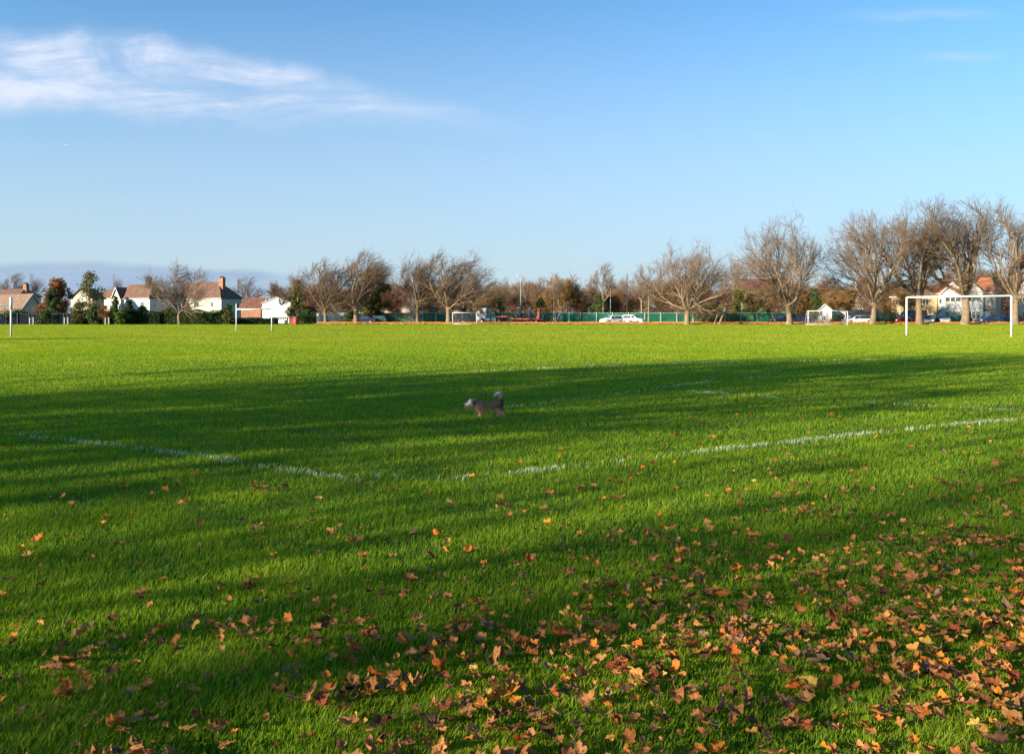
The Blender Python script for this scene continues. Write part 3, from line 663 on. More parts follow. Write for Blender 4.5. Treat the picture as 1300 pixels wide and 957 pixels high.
# leafy trees, bushes and hedges: trunk, limbs and many leaf faces in uneven clumps
def leaf_cloud(g, blobs, n, size, flat=0.0):
    """blobs: (cx,cy,cz,rx,ry,rz); leaf quads mostly near the surface of noisy blobs"""
    w = np.array([b[3] * b[5] for b in blobs]); w = w / w.sum()
    bi = g.choice(len(blobs), n, p=w); B = np.array(blobs)[bi]
    d = g.normal(0, 1, (n, 3)); d /= np.linalg.norm(d, axis=1, keepdims=True)
    rr = g.uniform(0.2, 1.35, n) ** 0.6 * (1 + 0.16 * np.sin(d[:, 0] * 7 + bi) * np.cos(d[:, 2] * 6 + bi * 2))
    P = B[:, :3] + d * B[:, 3:] * rr[:, None]
    P[:, 2] = np.maximum(P[:, 2], 0.03)
    a = g.normal(0, 1, (n, 3)); a /= np.linalg.norm(a, axis=1, keepdims=True)
    b = np.cross(a, g.normal(0, 1, (n, 3))); b /= np.linalg.norm(b, axis=1, keepdims=True)
    s_ = (size * g.uniform(0.6, 1.4, n))[:, None]
    V_ = np.stack([P - a * s_, P + b * s_ * 0.55, P + a * s_, P - b * s_ * 0.55], 1).reshape(-1, 3)
    return V_
def leafy(name, px, Y, top_py, wpx, mname, label, group=None, cat='tree', n=5200, size=0.16, trunk=1.6, bottom=0.25, seed=0, narrow=False, X=None, mtrunk='bark'):
    g = np.random.default_rng(900 + seed); hh = zat(top_py, Y) if top_py < 390 or True else 1; w = wpx / 1000 * Y
    x = xat(px, Y) if X is None else X
    r = empty(name, (x, Y, 0), 0, label, cat, group)
    blobs = []
    nb = 34
    for i in range(nb):
        f = (i + 0.5) / nb; z = hh * (bottom + (1 - bottom) * f)
        wid = w / 2 * (math.sin(math.pi * min(1, 0.18 + f * 0.8)) if not narrow else (1.05 - f * 0.85))
        cx, cy = g.normal(0, 0.46) * wid, g.normal(0, 0.46) * wid
        rr = max(0.3, w * g.uniform(0.09, 0.22)) * (1 if not narrow else (1.1 - f * 0.7))
        blobs.append((cx, cy, min(z, hh - rr * 0.7), rr, rr, rr * 0.85))
    me = leaf_cloud(g, blobs, n, size); nq = n
    link('crown', np_mesh('crown', me, np.arange(nq * 4), np.arange(nq) * 4, np.full(nq, 4), M[mname]), r)
    tb = MB(); tr_ = max(0.06, w * 0.035)
    tb.tube([(0, 0, 0), (0.05, 0, hh * 0.3), (-0.05, 0.05, hh * 0.6), (0, 0, hh * 0.85)], [tr_ * 1.3, tr_, tr_ * 0.7, tr_ * 0.2], 7)
    for i in range(7):
        b = blobs[2 * i + 1]; z0 = max(0.3, b[2] * 0.6)
        tb.tube([(0, 0, z0), (b[0] * 0.5, b[1] * 0.5, (z0 + b[2]) / 2 + 0.1), (b[0], b[1], b[2])], [tr_ * 0.5, tr_ * 0.35, tr_ * 0.12], 5)
    tb.build('trunk', M[mtrunk], r)
    return r
leafy('ivy_tree', 471, 141, 342, 42, 'lf_olive', 'dense olive ivy clad tree behind the leaning plane', n=9000, size=0.2, seed=1, bottom=0.15)
leafy('rust_tree', 73, 160, 355, 42, 'lf_rust', 'round rust coloured tree left of the cream gable house', n=7000, size=0.2, seed=2)
leafy('olive_tree', 113, 140, 345, 34, 'lf_olive', 'tall loose olive tree in front of the cream gable house', n=2600, size=0.15, seed=3, bottom=0.2)
leafy('ivy_shrub', 66, 150, 366, 16, 'lf_green', 'dark green ivy clump against the rust coloured tree', n=2500, size=0.16, seed=4, cat='shrub')
GS = 'evergreen shrubs rising over the hedge'
leafy('evergreen_shrub', 147, 128.5, 376, 20, 'lf_green', 'tall bright green conifer before the semi detached house', GS, 'shrub', 4200, 0.12, seed=5, bottom=0.02, narrow=True)
leafy('evergreen_shrub', 164, 129, 382, 22, 'lf_dark', 'dark green conifer right of the bright green one', GS, 'shrub', 4200, 0.12, seed=6, bottom=0.02, narrow=True)
leafy('evergreen_shrub', 155, 127.6, 392, 16, 'lf_lime', 'low lime green bush between the two conifers', GS, 'shrub', 2600, 0.1, seed=7, bottom=0.02)
leafy('evergreen_shrub', 119, 128, 388, 22, 'lf_green', 'green bush under the tall olive tree', GS, 'shrub', 3200, 0.12, seed=8, bottom=0.02)
leafy('evergreen_shrub', 100, 129, 384, 24, 'lf_olive', 'yellowish bush below the cream gable', GS, 'shrub', 3200, 0.12, seed=9, bottom=0.02)
leafy('brown_shrub', 133, 127.8, 388, 14, 'lf_rust', 'brown leaved sapling just left of the bright green conifer', GS, 'shrub', 1300, 0.09, seed=10, bottom=0.3)
leafy('evergreen_shrub', 181, 131, 389, 18, 'lf_green', 'green bush above the hedge below the white walled house', GS, 'shrub', 2600, 0.12, seed=11, bottom=0.02)
leafy('evergreen_shrub', 213, 131, 390, 20, 'lf_olive', 'yellow green bush left of the low forking tree', GS, 'shrub', 2600, 0.12, seed=12, bottom=0.02)
leafy('evergreen_shrub', 291, 129, 388, 16, 'lf_olive', 'brownish bush beside the left small goal post', GS, 'shrub', 2400, 0.11, seed=13, bottom=0.02)
leafy('evergreen_shrub', 20, 131, 393, 40, 'lf_green', 'green bush behind the dark fence at far left', GS, 'shrub', 2400, 0.12, seed=14, bottom=0.1)
leafy('evergreen_shrub', 62, 130, 393, 34, 'lf_green', 'dark bush by the second tree guard', GS, 'shrub', 2600, 0.12, seed=15, bottom=0.05)
leafy('holly_bush', 390, 134, 394, 22, 'lf_green', 'dark green bush right of the red bin', None, 'bush', 3000, 0.12, seed=16, bottom=0.02)
leafy('olive_tree', 378, 141, 356, 26, 'lf_olive', 'olive ivy covered tree right of the white shed', None, 'tree', 4600, 0.15, seed=17, bottom=0.1)
leafy('evergreen_bush', 445, 140, 394, 20, 'lf_green', 'green bush left of the parked blue car', None, 'bush', 2400, 0.12, seed=18, bottom=0.02)
leafy('amber_tree', 1019, 140, 374, 22, 'lf_amber', 'amber leaved tree behind the dark blue car', None, 'tree', 3600, 0.14, seed=19, bottom=0.08)
leafy('evergreen_tree', 1033, 152, 366, 22, 'lf_green', 'dark evergreen right of the amber tree', None, 'tree', 3600, 0.16, seed=20, bottom=0.1)
leafy('evergreen_tree', 937, 146, 368, 30, 'lf_olive', 'olive green tree left of the green walled hall', None, 'tree', 4200, 0.16, seed=21, bottom=0.1)
leafy('evergreen_tree', 686, 148, 378, 14, 'lf_green', 'small bright evergreen behind the red crane arm', None, 'tree', 2000, 0.13, seed=22, bottom=0.1)
leafy('yellow_bush', 634, 143, 380, 14, 'lf_lime', 'yellow green bush behind the lorry', None, 'bush', 2200, 0.12, seed=23, bottom=0.05)
leafy('evergreen_tree', 760, 158, 374, 22, 'lf_green', 'dark evergreen behind the neat round bare tree', None, 'tree', 3200, 0.16, seed=24, bottom=0.1)
leafy('evergreen_tree', 1262, 176, 352, 22, 'lf_dark', 'dark evergreen behind the dark side of the orange roof', None, 'tree', 3200, 0.18, seed=25, bottom=0.1)
leafy('evergreen_tree', 1160, 165, 362, 26, 'lf_green', 'evergreen behind the yellow walled house', None, 'tree', 3200, 0.18, seed=26, bottom=0.1)
leafy('evergreen_bush', 902, 139, 386, 46, 'lf_olive', 'wide olive bush behind the slanting thin tree', None, 'bush', 4200, 0.14, seed=27, bottom=0.02)
leafy('low_bush', 1062, 139, 400, 18, 'lf_dark', 'dark low bush before the white hut', None, 'bush', 1800, 0.1, seed=28, bottom=0.02)
leafy('low_bush', 1130, 138, 402, 24, 'lf_dark', 'dark low bush right of the white estate car', None, 'bush', 1800, 0.1, seed=29, bottom=0.02)

# understorey that closes the foot of the wood
g = np.random.default_rng(77)
bl = []
for x in np.arange(-48, 148, 3.2):
    hgt = g.uniform(2.2, 5.0); bl.append((x + g.uniform(-1, 1), 200 + g.uniform(-6, 6), hgt * 0.45, 3.0, 2.5, hgt * 0.55))
vv = leaf_cloud(g, bl, 26000, 0.28)
tag(link('undergrowth', np_mesh('undergrowth', vv, np.arange(len(vv)), np.arange(26000) * 4, np.full(26000, 4), leafm('lf_undergrowth', (0.1, 0.065, 0.035)))), 'brown undergrowth closing the foot of the far wood', 'undergrowth', kind='stuff')

def hedge(name, px0, px1, Y, top_py, mname, label, seed, depth=1.6):
    g = np.random.default_rng(seed); x0, x1 = xat(px0, Y), xat(px1, Y); hh = zat(top_py, Y)
    r = empty(name, ((x0 + x1) / 2, Y, 0), 0, label, 'hedge')
    w = (x1 - x0) / 2
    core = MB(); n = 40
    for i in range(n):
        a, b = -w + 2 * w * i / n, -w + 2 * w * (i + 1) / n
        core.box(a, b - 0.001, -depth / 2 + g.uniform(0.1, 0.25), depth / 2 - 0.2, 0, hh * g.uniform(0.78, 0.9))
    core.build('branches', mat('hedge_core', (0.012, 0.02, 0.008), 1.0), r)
    m = int(w * 2 * 520)
    P = np.stack([g.uniform(-w, w, m), g.uniform(-depth / 2, depth / 2, m), g.uniform(0.02, 1, m) ** 0.8 * hh], 1)
    P[:, 2] *= 0.93 + 0.09 * clump(P[:, 0], P[:, 1] * 0, 0.8)
    edge = g.uniform(0, 1, m)
    P[edge < 0.5, 1] = -depth / 2 + g.normal(0, 0.12, (edge < 0.5).sum()); P[edge > 0.78, 2] = hh * (0.95 + 0.08 * clump(P[edge > 0.78, 0], 0 * P[edge > 0.78, 0], 1.1)) + g.normal(0, 0.08, (edge > 0.78).sum())
    a = g.normal(0, 1, (m, 3)); a /= np.linalg.norm(a, axis=1, keepdims=True); b = np.cross(a, g.normal(0, 1, (m, 3))); b /= np.linalg.norm(b, axis=1, keepdims=True)
    s_ = (0.09 * g.uniform(0.6, 1.5, m))[:, None]
    V_ = np.stack([P - a * s_, P + b * s_ * 0.6, P + a * s_, P - b * s_ * 0.6], 1).reshape(-1, 3)
    link('foliage', np_mesh('foliage', V_, np.arange(m * 4), np.arange(m) * 4, np.full(m, 4), M[mname]), r)
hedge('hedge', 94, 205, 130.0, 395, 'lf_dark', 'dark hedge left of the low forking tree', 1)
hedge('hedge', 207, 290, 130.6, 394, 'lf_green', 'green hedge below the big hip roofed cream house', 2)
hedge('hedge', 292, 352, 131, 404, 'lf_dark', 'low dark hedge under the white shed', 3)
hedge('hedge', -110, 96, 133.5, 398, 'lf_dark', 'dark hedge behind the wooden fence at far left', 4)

# ------------------------------------------------------------------ thorn: fences, posts, walls
def fence_run(name, x0, x1, Y, h_, step, label, mp, mpan, gap=0.0, dz=0.0):
    r = empty(name, (x0, Y, 0), 0, label, 'fence'); L_ = x1 - x0
    pn = MB(); pn.box(0, L_, -0.02, 0.02, dz, h_ - 0.05); pn.build('panel', mpan, r)
    n = int(L_ / step)
    for i in range(n + 1):
        p = MB(); p.box(i * step - 0.06, i * step + 0.06, -0.15, -0.03, 0, h_ + 0.08); p.build('post', mp, r)
    ra = MB(); ra.box(0, L_, -0.028, 0.028, h_ - 0.05, h_); ra.build('rail', mp, r)
    return r
def mesh_net():
    m, nt, out = new_mat('windbreak_net'); L = nt.links.new
    tc = N(nt, 'ShaderNodeTexCoord'); no = N(nt, 'ShaderNodeTexNoise', Scale=0.35, Detail=4.0); L(tc.outputs['Object'], no.inputs['Vector'])
    r = ramp(nt, [(0.3, (0.012, 0.1, 0.07)), (0.7, (0.035, 0.19, 0.12))]); L(no.outputs[0], r.inputs[0])
    d = N(nt, 'ShaderNodeBsdfDiffuse'); L(r.outputs[0], d.inputs[0]); t = N(nt, 'ShaderNodeBsdfTransparent')
    w = ramp(nt, [(0.38, (0.5, 0.5, 0.5)), (0.62, (0.85, 0.85, 0.85))]); n2 = N(nt, 'ShaderNodeTexNoise', Scale=0.22, Detail=5.0); L(tc.outputs['Object'], n2.inputs['Vector']); L(n2.outputs[0], w.inputs[0])
    mx = N(nt, 'ShaderNodeMixShader'); L(w.outputs[0], mx.inputs[0]); L(t.outputs[0], mx.inputs[1]); L(d.outputs[0], mx.inputs[2]); L(mx.outputs[0], out.inputs[0]); return m
net = mesh_net()
fence_run('court_fence', xat(452, 142), xat(735, 142), 142, 1.95, 2.4, 'green court fence running behind the lorry and the planes', M['post_grey'], net)
fence_run('court_fence', xat(737, 142.5), xat(1012, 142.5), 142.5, 1.95, 2.9, 'green court fence behind the two white cars and broad plane', M['post_grey'], net)
fence_run('wooden_fence', xat(-80, 129.5), xat(93, 129.5), 129.5, 1.75, 1.9, 'dark blue black wooden fence at far left behind the saplings', M['dark_timber'], M['fence_timber'])
fence_run('green_railing', xat(1106, 140), xat(1160, 140), 140, 1.6, 1.9, 'green railing right of the white estate car', M['green_metal'], net)
# low grey walls
def wall(px0, px1, Y, top_py, m, label, name='low_wall'):
    x0, x1 = xat(px0, Y), xat(px1, Y); hh = zat(top_py, Y)
    r = empty(name, ((x0 + x1) / 2, Y, 0), 0, label, 'wall'); w = (x1 - x0) / 2
    b = MB(); b.box(-w, w, 0, 0.25, 0, hh); b.build('masonry', m, r)
    c = MB(); c.box(-w - 0.03, w + 0.03, -0.04, 0.29, hh, hh + 0.08); c.build('coping', M['concrete'], r)
wall(402, 440, 145, 397.5, M['white_render'], 'low white wall behind the leftmost plane')
wall(1246, 1268, 143, 402, M['brick'], 'brick garden wall before the grey side wall of the house')
wall(1270, 1340, 144, 401, M['brick'], 'brick garden wall at the right edge behind the last plane')
wall(1020, 1050, 140, 406, M['white_render'], 'low white wall behind the left end of the netted goal')
wall(738, 1010, 140.5, 409, M['concrete'], 'long low concrete kerb wall below the court fence')
wall(470, 600, 150, 398, M['cream_render'], 'long pale wall behind the court fence left of the lorry')
# road behind the planes with a kerb
rd = MB(); rd.box(-32, 140, 132.5, 140.2, 0.002, 0.012); tag(rd.build('road', mat('asphalt', (0.06, 0.058, 0.055), 0.95, 0.3, 1.5, 0.2)), 'narrow asphalt road behind the plane trees', 'road', kind='structure')
kb = MB(); kb.box(-32, 140, 132.2, 132.5, 0, 0.11); tag(kb.build('kerb', M['concrete']), 'pale kerb on the near side of the road', 'kerb', kind='structure')

# saplings' guards
for px, lab in ((40, 'pale wooden tree guard nearest the leftmost goal post'), (84, 'pale wooden tree guard below the rust coloured tree'), (136, 'pale wooden tree guard left of the bright green conifer')):
    Y = 127.2; r = empty('tree_guard', (xat(px, Y), Y, 0), 0, lab, 'tree guard', 'tree guards along the left fence')
    for dx in (-0.28, 0.28):
        p = MB(); p.box(dx - 0.06, dx + 0.06, -0.06, 0.06, 0, 1.15); p.build('stake', M['concrete'], r)
    p = MB(); p.box(-0.22, 0.22, -0.03, 0.03, 0.85, 0.95); p.build('tie', M['dark_timber'], r)
    s = MB(); s.tube([(0, 0.08, 0), (0.02, 0.08, 1.2), (0, 0.08, 2.2)], [0.04, 0.03, 0.01], 6)
    for k in range(6): s.tube([(0, 0.08, 1 + k * 0.2), (0.35 * math.cos(k * 2), 0.08 + 0.3 * math.sin(k * 2), 1.5 + k * 0.22)], [0.015, 0.006], 4)
    s.build('sapling', M['bark'], r)

# ------------------------------------------------------------------ houses
def house(name, pxl, pxc, pxr, Y, rz_deg, eave_py, ridge_py, wall_m, roof_m, label, kind='hip', windows=(), chimneys=(), doors=(), side_windows=(), ridge_f=None, gables=(), side_m=None, over=0.35, cat='house'):
    """near corner at column pxc and distance Y; front runs left to pxl, side runs back to pxr"""
    a = R(rz_deg); ca, sa = math.cos(a), math.sin(a)
    X0 = xat(pxc, Y); tl, tr = (pxl - 650) / 1000, (pxr - 650) / 1000
    # left corner = (X0 - w ca, Y - w sa)
    w = (X0 - tl * Y) / (ca - tl * sa)
    # back corner = (X0 - d sa, Y + d ca)
    d = (tr * Y - X0) / (-sa - tr * ca) if abs(-sa - tr * ca) > 1e-6 else 8
    d = max(3.5, min(14, abs(d))); w = abs(w)
    ze, zr = zat(eave_py, Y), zat(ridge_py, Y + d * 0.4)
    r = empty(name, (X0, Y, 0), a, label, cat)
    b = MB()
    if kind == 'hip':
        b.box(-w, 0, 0, d, 0, ze); b.build('wall', wall_m, r)
    elif kind == 'side_gable':   # ridge along the front, gable at the right end
        b.prism([(0, 0), (d, 0), (d, ze), (d / 2, zr - 0.12), (0, ze)], 'x', -w, 0); b.build('wall', wall_m, r)
    elif kind == 'front_gable':
        b.prism([(-w, 0), (0, 0), (0, ze), (-w / 2, zr - 0.12), (-w, ze)], 'y', 0, d); b.build('wall', wall_m, r)
    o_ = over; rf = MB(); t = 0.16
    if kind == 'hip':
        rl = d / 2 if ridge_f is None else ridge_f * w
        rl = min(rl, w / 2 - 0.05)
        vs = [(-w - o_, -o_, ze), (o_, -o_, ze), (o_, d + o_, ze), (-w - o_, d + o_, ze)]
        vs += [(x, y, z + t) for x, y, z in vs] + [(-w + rl, d / 2, zr), (-rl, d / 2, zr)]
        rf.add(vs, [(3, 2, 1, 0), (0, 1, 5, 4), (1, 2, 6, 5), (2, 3, 7, 6), (3, 0, 4, 7), (4, 5, 9, 8), (5, 6, 9), (6, 7, 8, 9), (7, 4, 8)])
    elif kind == 'side_gable':
        rf.prism([(-o_, ze - 0.15), (d / 2, zr - 0.1), (d + o_, ze - 0.15), (d + o_, ze + 0.02), (d / 2, zr + 0.08), (-o_, ze + 0.02)], 'x', -w - o_, o_)
    else:
        rf.prism([(-w - o_, ze - 0.15), (-w / 2, zr - 0.1), (o_, ze - 0.15), (o_, ze + 0.02), (-w / 2, zr + 0.08), (-w - o_, ze + 0.02)], 'y', -o_, d + o_)
    roof = rf.build('roof', roof_m, r)
    if kind == 'side_gable':
        bg_ = MB(); bg_.prism([(-o_ - 0.02, ze - 0.2), (d / 2, zr - 0.13), (d + o_ + 0.02, ze - 0.2), (d + o_ + 0.02, ze + 0.05), (d / 2, zr + 0.12), (-o_ - 0.02, ze + 0.05)], 'x', o_ + 0.004, o_ + 0.06); bg_.build('bargeboard', M['white_paint'], roof)
    if kind == 'hip':
        gt = MB(); gt.box(-w - o_ - 0.1, o_ + 0.1, -o_ - 0.12, -o_ - 0.004, ze - 0.02, ze + 0.1); gt.build('gutter', M['white_paint'], roof)
    for (u, y, z1, cw, mname, pots) in chimneys:
        c = MB(); zc = zr + z1; c.box(-w * (1 - u) - cw / 2, -w * (1 - u) + cw / 2, y * d - 0.35, y * d + 0.35, ze, zc)
        ch = c.build('chimney', M[mname], roof)
        cc = MB(); cc.box(-w * (1 - u) - cw / 2 - 0.07, -w * (1 - u) + cw / 2 + 0.07, y * d - 0.42, y * d + 0.42, zc, zc + 0.14)
        for k in range(pots): 
            px_ = -w * (1 - u) - cw / 2 + cw * (k + 0.5) / pots; cc.tube([(px_, y * d, zc + 0.14), (px_, y * d, zc + 0.5)], [0.12, 0.1], 8)
        cc.build('chimney_pots', M['roof_red'] if mname == 'brick' else M['dark_timber'], roof)
    def win(face, u, z0, ww, wh, nbar=1, fm=None, nm='window'):
        fm = fm or M['white_paint']
        f = MB(); p = MB(); fw = 0.09
        L_ = w if face == 'front' else d
        c0 = (-w + u * w) if face == 'front' else u * d
        a0, a1 = c0 - ww / 2, c0 + ww / 2
        def bx(q, s0, s1, zz0, zz1, y0, y1):
            if face == 'front': q.box(s0, s1, -y1, -y0, zz0, zz1)
            else: q.box(y0, y1, s0, s1, zz0, zz1)
        bx(f, a0, a1, z0, z0 + fw, 0.003, 0.07); bx(f, a0, a1, z0 + wh - fw, z0 + wh, 0.003, 0.07)
        bx(f, a0, a0 + fw, z0 + fw, z0 + wh - fw, 0.003, 0.07); bx(f, a1 - fw, a1, z0 + fw, z0 + wh - fw, 0.003, 0.07)
        for k in range(nbar):
            cx = a0 + (a1 - a0) * (k + 1) / (nbar + 1); bx(f, cx - 0.035, cx + 0.035, z0 + fw, z0 + wh - fw, 0.003, 0.06)
        bx(f, a0 - 0.06, a1 + 0.06, z0 - 0.09, z0 - 0.002, 0.003, 0.14)
        fo = f.build(nm, fm, r)
        bx(p, a0 + fw, a1 - fw, z0 + fw, z0 + wh - fw, 0.004, 0.025); p.build('pane', M['glass'], fo)
    for q in windows: win('front', *q)
    for q in side_windows: win('side', *q)
    for (u, dw, dh, mname, arch) in doors:
        c0 = -w + u * w; dm = MB(); dm.box(c0 - dw / 2, c0 + dw / 2, -0.06, -0.003, 0, dh)
        do = dm.build('door', M[mname], r)
        k_ = MB(); k_.ellipsoid((c0 + dw * 0.38, -0.09, 1.0), 0.04, 0.04, 0.04, 8, 6); k_.build('handle', M['rim'], do)
        if arch:   # brick arch round the porch
            am = MB(); n = 12
            for i in range(n):
                t0, t1 = math.pi * i / n, math.pi * (i + 1) / n
                ri, ro = dw * 0.72, dw * 1.0; cz = dh - 0.5
                am.prism([(c0 + ri * math.cos(t0), cz + ri * math.sin(t0)), (c0 + ro * math.cos(t0), cz + ro * math.sin(t0)), (c0 + ro * math.cos(t1), cz + ro * math.sin(t1)), (c0 + ri * math.cos(t1), cz + ri * math.sin(t1))], 'y', -0.09, -0.004)
            am.box(c0 - dw * 1.0, c0 - dw * 0.72, -0.09, -0.004, 0, dh - 0.5); am.box(c0 + dw * 0.72, c0 + dw, -0.09, -0.004, 0, dh - 0.5)
            am.build('porch_arch', M['brick'], r)
    for (u, gw, g0, gh, wm) in gables:   # projecting front gable with its own roof
        c0 = -w + u * w; q = MB(); q.prism([(c0 - gw / 2, 0), (c0 + gw / 2, 0), (c0 + gw / 2, g0), (c0, gh - 0.12), (c0 - gw / 2, g0)], 'y', -0.7, min(d * 0.45, 3.0)); gb = q.build('gable_bay', wm, r)
        q = MB(); q.prism([(c0 - gw / 2 - 0.3, g0 - 0.25), (c0, gh - 0.08), (c0 + gw / 2 + 0.3, g0 - 0.25), (c0 + gw / 2 + 0.3, g0 - 0.05), (c0, gh + 0.12), (c0 - gw / 2 - 0.3, g0 - 0.05)], 'y', -1.0, min(d * 0.45, 3.0) + 0.2); q.build('gable_roof', roof_m, gb)
        q = MB(); q.prism([(c0 - gw / 2 - 0.32, g0 - 0.3), (c0, gh - 0.12), (c0 + gw / 2 + 0.32, g0 - 0.3), (c0 + gw / 2 + 0.32, g0 - 0.1), (c0, gh + 0.14), (c0 - gw / 2 - 0.32, g0 - 0.1)], 'y', -1.08, -1.004); q.build('bargeboard', M['white_paint'], gb)
        for (z0, wh) in ((g0 - 1.75, 1.25), (0.85, 1.5)):
            if z0 < 0.5: continue
            f = MB(); f.box(c0 - gw * 0.34, c0 + gw * 0.34, -0.79, -0.704, z0, z0 + wh); fo = f.build('window', M['white_paint'], gb)
            for k in range(3):
                p = MB(); x_ = c0 - gw * 0.34 + gw * 0.68 * k / 3
                p.box(x_ + 0.08, x_ + gw * 0.68 / 3 - 0.05, -0.81, -0.794, z0 + 0.09, z0 + wh - 0.09); p.build('pane', M['glass'], fo)
    return r, w, d, ze, zr
# left group
house('brick_house', -40, 24, 52, 178, -35, 377, 366, M['cream_render'], M['roof_brown'], 'leftmost house with dark hipped roof and brick chimney', chimneys=[(0.93, 0.5, 0.9, 1.6, 'brick', 3)], windows=[(0.5, 2.5, 1.6, 1.2)])
house('bungalow', -30, 27, 55, 160, -35, 395, 373, M['white_render'], M['roof_pink'], 'pink roofed bungalow with white gable end at far left', 'side_gable', windows=[(0.3, 0.9, 1.6, 1.1)])
house('outbuilding', 50, 60, 73, 166, -35, 397, 384, M['cream_render'], M['roof_pink'], 'small pink roofed outbuilding right of the bungalow', 'side_gable', cat='outbuilding')
house('cream_house', 90, 117, 124, 175, -15, 379, 366, M['cream_render'], M['roof_brown'], 'narrow cream house with gable front behind the olive tree', 'front_gable', windows=[(0.5, 3.4, 1.3, 1.2), (0.5, 0.9, 1.5, 1.3)])
house('terrace_house', 122, 150, 158, 192, -35, 379, 367, M['cream_render'], M['roof_brown'], 'cream house whose brown roof shows left of the white gable', windows=[(0.3, 3.0, 1.4, 1.2), (0.7, 3.0, 1.4, 1.2)])
house('semi_detached_house', 146, 190, 213, 178, -35, 379, 360, M['white_render'], M['roof_brown'], 'white semi with a small white front gable and tall chimney', gables=[(0.14, 3.4, 5.6, 8.0, M['white_render'])], chimneys=[(0.74, 0.45, 1.3, 1.5, 'dark_timber', 3)], windows=[(0.45, 3.4, 1.4, 1.2), (0.8, 3.4, 1.3, 1.2)], side_windows=[(0.3, 3.3, 1.0, 1.1)])
house('semi_detached_house', 186, 205, 214, 200, -35, 381, 367, M['white_render'], M['roof_pink'], 'part hidden house with ochre roof behind the low forking tree', windows=[(0.5, 3.2, 1.2, 1.1)])
house('hip_roofed_house', 212, 281, 307, 176, -35, 379, 357, M['cream_render'], M['roof_brown'], 'large cream house with brown pyramid roof and brick chimney', chimneys=[(0.86, 0.42, 0.7, 1.6, 'brick', 4)], windows=[(0.12, 3.3, 1.5, 1.2), (0.34, 3.3, 1.5, 1.2), (0.56, 3.3, 2.0, 1.3), (0.84, 3.3, 1.1, 1.3)], side_windows=[(0.35, 3.2, 1.0, 1.2), (0.75, 3.2, 1.2, 1.2)], gables=(), ridge_f=0.22)
house('brick_outbuilding', 306, 331, 334, 150, -10, 391, 378, M['brick'], M['roof_red'], 'dark red brick outbuilding left of the white shed', 'side_gable', cat='outbuilding')
house('white_shed', 333, 369, 371, 146, -3, 384.5, 377.5, M['white_paint'], M['grey_render'], 'white boarded shed with shallow gable roof', 'front_gable', windows=[(0.62, 0.7, 2.6, 0.5, 5)], doors=[(0.84, 0.6, 1.2, 'dark_timber', False)], over=0.15, cat='shed')
# middle
house('pink_roofed_house', 488, 545, 556, 178, -20, 391, 387, M['pink_render'], M['roof_pink'], 'low pale house with pink roof seen between two planes', windows=[(0.3, 1.2, 1.6, 1.1), (0.7, 1.2, 1.6, 1.1)])
house('flat_white_building', 556, 598, 600, 176, -5, 396, 393, M['white_render'], M['grey_render'], 'low pale building left of the lorry behind the fence', windows=[(0.3, 0.9, 1.6, 1.1), (0.7, 0.9, 1.6, 1.1)], cat='building')
house('sports_hall', 938, 1004, 1010, 172, -8, 368, 354, M['green_cladding'], M['roof_red'], 'large brown roofed hall with green walls behind the planes', 'side_gable', cat='hall', windows=[(0.2, 4.0, 2.0, 0.8, 3), (0.5, 4.0, 2.0, 0.8, 3), (0.8, 4.0, 2.0, 0.8, 3)])
# right group
house('white_hut', 1040, 1056, 1061, 150, -12, 394, 386.5, M['white_paint'], M['grey_render'], 'little white gabled hut behind the netted goal', 'front_gable', windows=[(0.35, 0.5, 0.7, 0.9)], doors=[(0.75, 0.7, 1.5, 'white_render', False)], cat='hut', over=0.2)
house('flat_roofed_hut', 1061, 1074, 1076, 152, -12, 396, 394, M['white_paint'], M['roof_dark'], 'small white hut with orange door beside the gabled hut', doors=[(0.55, 1.0, 1.9, 'orange_door', False)], cat='hut', over=0.15)
house('low_hall', 1078, 1142, 1146, 150, -8, 402, 393, M['white_render'], M['roof_dark'], 'low hall with dark roof behind the white estate car', windows=[(0.1, 0.4, 1.3, 0.7), (0.27, 0.4, 1.3, 0.7), (0.44, 0.4, 1.3, 0.7), (0.61, 0.4, 1.3, 0.7), (0.85, 0.4, 1.3, 0.7)], cat='hall')
house('tall_white_house', 1086, 1096, 1099, 190, -30, 377, 371, M['white_render'], M['roof_brown'], 'sliver of a white house above the low dark roof', 'front_gable', windows=[(0.5, 3.0, 0.9, 1.1)])
house('yellow_house', 1132, 1190, 1193, 158, -32, 377, 363, M['yellow_render'], M['roof_pink'], 'yellow rendered house behind the dark red van', windows=[(0.15, 3.6, 1.2, 1.3), (0.42, 3.6, 1.2, 1.3), (0.75, 3.6, 1.2, 1.3), (0.3, 0.9, 1.8, 1.4)])
house('bay_fronted_house', 1191, 1229, 1232, 154, -32, 373, 356, M['white_render'], M['roof_orange'], 'white bay fronted house half hidden by the thickest plane', gables=[(0.5, 3.9, 5.9, 7.9, M['white_render'])], doors=[(0.16, 1.1, 2.2, 'white_paint', True)], windows=[(0.12, 3.7, 1.0, 1.2)])
house('orange_roofed_house', 1230, 1264, 1279, 152, -36, 372, 352, M['pink_render'], M['roof_orange'], 'pinkish house with bright orange hipped roof and arched porch', gables=[(0.2, 3.2, 5.9, 7.6, M['white_render'])], doors=[(0.68, 1.1, 2.2, 'white_paint', True)], windows=[(0.68, 3.5, 1.0, 1.3)], ridge_f=0.3)
house('white_house', 1281, 1345, 1365, 158, -34, 374, 358, M['white_render'], M['roof_orange'], 'white gabled house at the right edge behind the last plane', gables=[(0.32, 3.9, 5.9, 8.3, M['white_render'])], windows=[(0.08, 3.6, 1.0, 1.2), (0.08, 0.9, 1.2, 1.4), (0.7, 3.6, 1.4, 1.2)])

